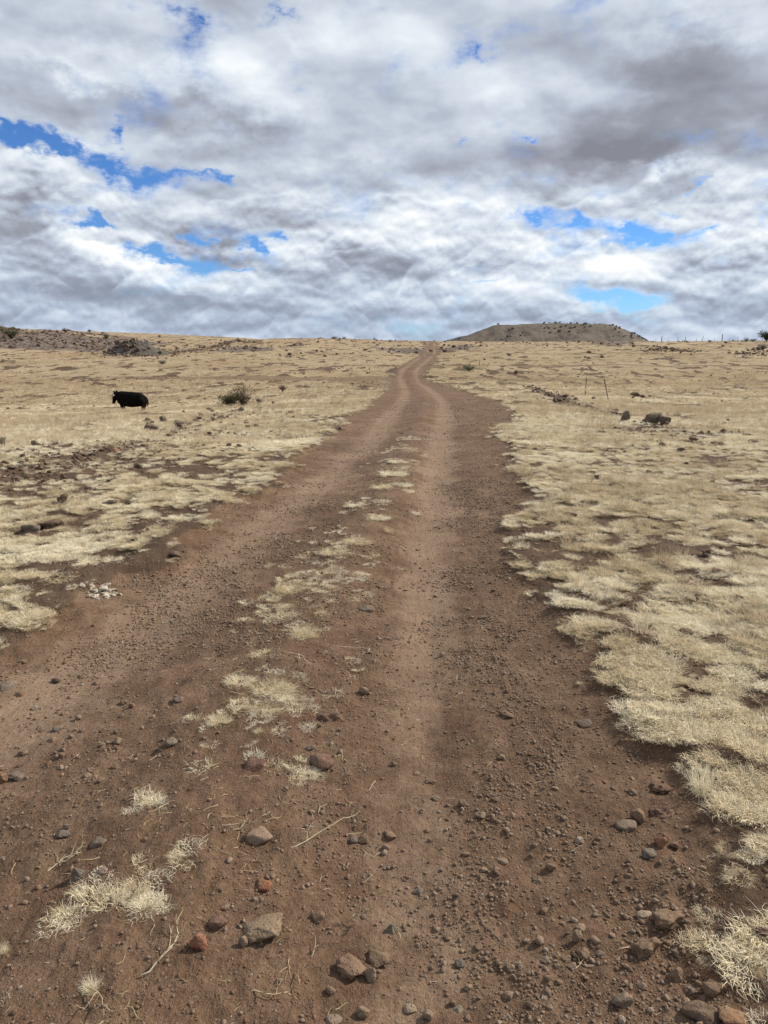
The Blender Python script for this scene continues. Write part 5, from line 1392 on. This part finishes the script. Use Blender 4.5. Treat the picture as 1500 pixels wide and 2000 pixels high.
# ---------------------------------------------------------------- the far hill and its bushes
def hill_material(name, a, b_, c_):
    m, nt, b = new_mat(name, .95, .1); p = object_pos(nt)
    n = noise(nt, p, .022, 6, .6); n2 = noise(nt, p, .16, 5, .65); t = n * .55 + n2 * .45
    col = ramp(nt, t, [(.36, a), (.5, b_), (.64, c_)]); nt.links.new(col.s, b.inputs['Base Color']); bump(nt, b, n2, .8, 2.0); return m
def far_hill(name, prof, yd, depth, mat, bench=0.0):
    us = np.array([p[0] for p in prof]); tv = np.array([p[1] for p in prof])
    nx, ny = 150, 60; V = []; F = []
    base = -17.0
    for i in range(nx + 1):
        u = us[0] - 6 + (us[-1] - us[0] + 12) * i / nx
        top = yd * float(_tan(np.interp(u, us, tv))) + EYE
        x = (u - 750) / FOC * yd / 1.026
        edge = min(1.0, (i + 1) / 8, (nx + 1 - i) / 8)
        for j in range(ny + 1):
            t = j / ny; y = yd - depth + 2 * depth * t
            rdg = 1 - abs(2 * t - 1); s = float(sstep(0, 1, np.array(rdg)))
            s = s * .72 + .28 * min(1, rdg * 1.15)
            g = fbm(np.array([x * .022]), np.array([y * .008]), 97, 4, .55)[0] - .5
            xx = x * (1 + (y - yd) / yd * .5)
            V.append((xx, y, base + (max(top, base + 1) - base) * s + g * 16 * (1 - s) * s * 4 + (fbm(np.array([x * .06]), np.array([y * .03]), 98, 3)[0] - .5) * 2.2 * s))
    for i in range(nx):
        for j in range(ny):
            a = i * (ny + 1) + j; F.append((a, a + ny + 1, a + ny + 2, a + 1))
    o = mesh_obj(name, V, F, mat); tag(o, kind='structure'); return o, np.array(V).reshape(nx + 1, ny + 1, 3)
M_HILL = hill_material('shaded_dry_hillside', (.072, .058, .046), (.122, .100, .080), (.165, .136, .108))  # grey-brown dry grass, kept dull so the colour carries a cloud's shadow
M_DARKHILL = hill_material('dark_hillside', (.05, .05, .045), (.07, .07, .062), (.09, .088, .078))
mesa, G = far_hill('far_hill', [(872, 672), (890, 666), (912, 656), (938, 645), (962, 636), (972, 634), (985, 634.5), (1010, 633.5), (1040, 632.5), (1075, 631.5), (1095, 631), (1120, 632), (1150, 633), (1175, 632), (1190, 633.5), (1205, 639), (1222, 646), (1240, 654), (1258, 663), (1275, 671)], 1300.0, 170.0, M_HILL)
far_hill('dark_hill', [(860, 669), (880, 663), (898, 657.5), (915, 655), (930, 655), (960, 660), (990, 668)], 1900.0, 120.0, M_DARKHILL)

def hill_bushes():
    r = np.random.default_rng(12); protos = []
    for k in range(5):
        st, lf = shrub_parts(60 + k, 1.0, .8, 10, 130, .26)
        me = bpy.data.meshes.new('juniper_bush'); n0 = len(lf[0]); me.from_pydata(lf[0], [], lf[1]); me.update(); me.materials.append(M_JUN); protos.append(me)
    src = None; n = 0
    nx, ny = G.shape[:2]
    while n < 110:
        i = int(r.integers(6, nx - 6)); j = int(r.integers(14, 30)); u = i / nx
        pr = .22 + .78 * (u > .45) * (1 if j > 19 else .7) + .4 * (u > .75)
        if fbm(np.array([i * .09]), np.array([j * .18]), 99, 2)[0] < .62 - .28 * pr: continue
        p = G[i, j]
        o = bpy.data.objects.new('juniper_bush', protos[int(r.integers(5))]) if src is None else src.copy()
        if src is None: src = o
        else: o.data = protos[int(r.integers(5))]
        C.objects.link(o); s = r.uniform(2.2, 5.0); o.location = (p[0], p[1], p[2] - .2); o.scale = (s, s, s * r.uniform(.6, .95)); o.rotation_euler = (0, 0, r.uniform(0, 6.28))
        tag(o, 'tiny dark juniper bush dotting the far flat topped hill', 'bush', 'juniper bushes on the far hill'); n += 1
hill_bushes()
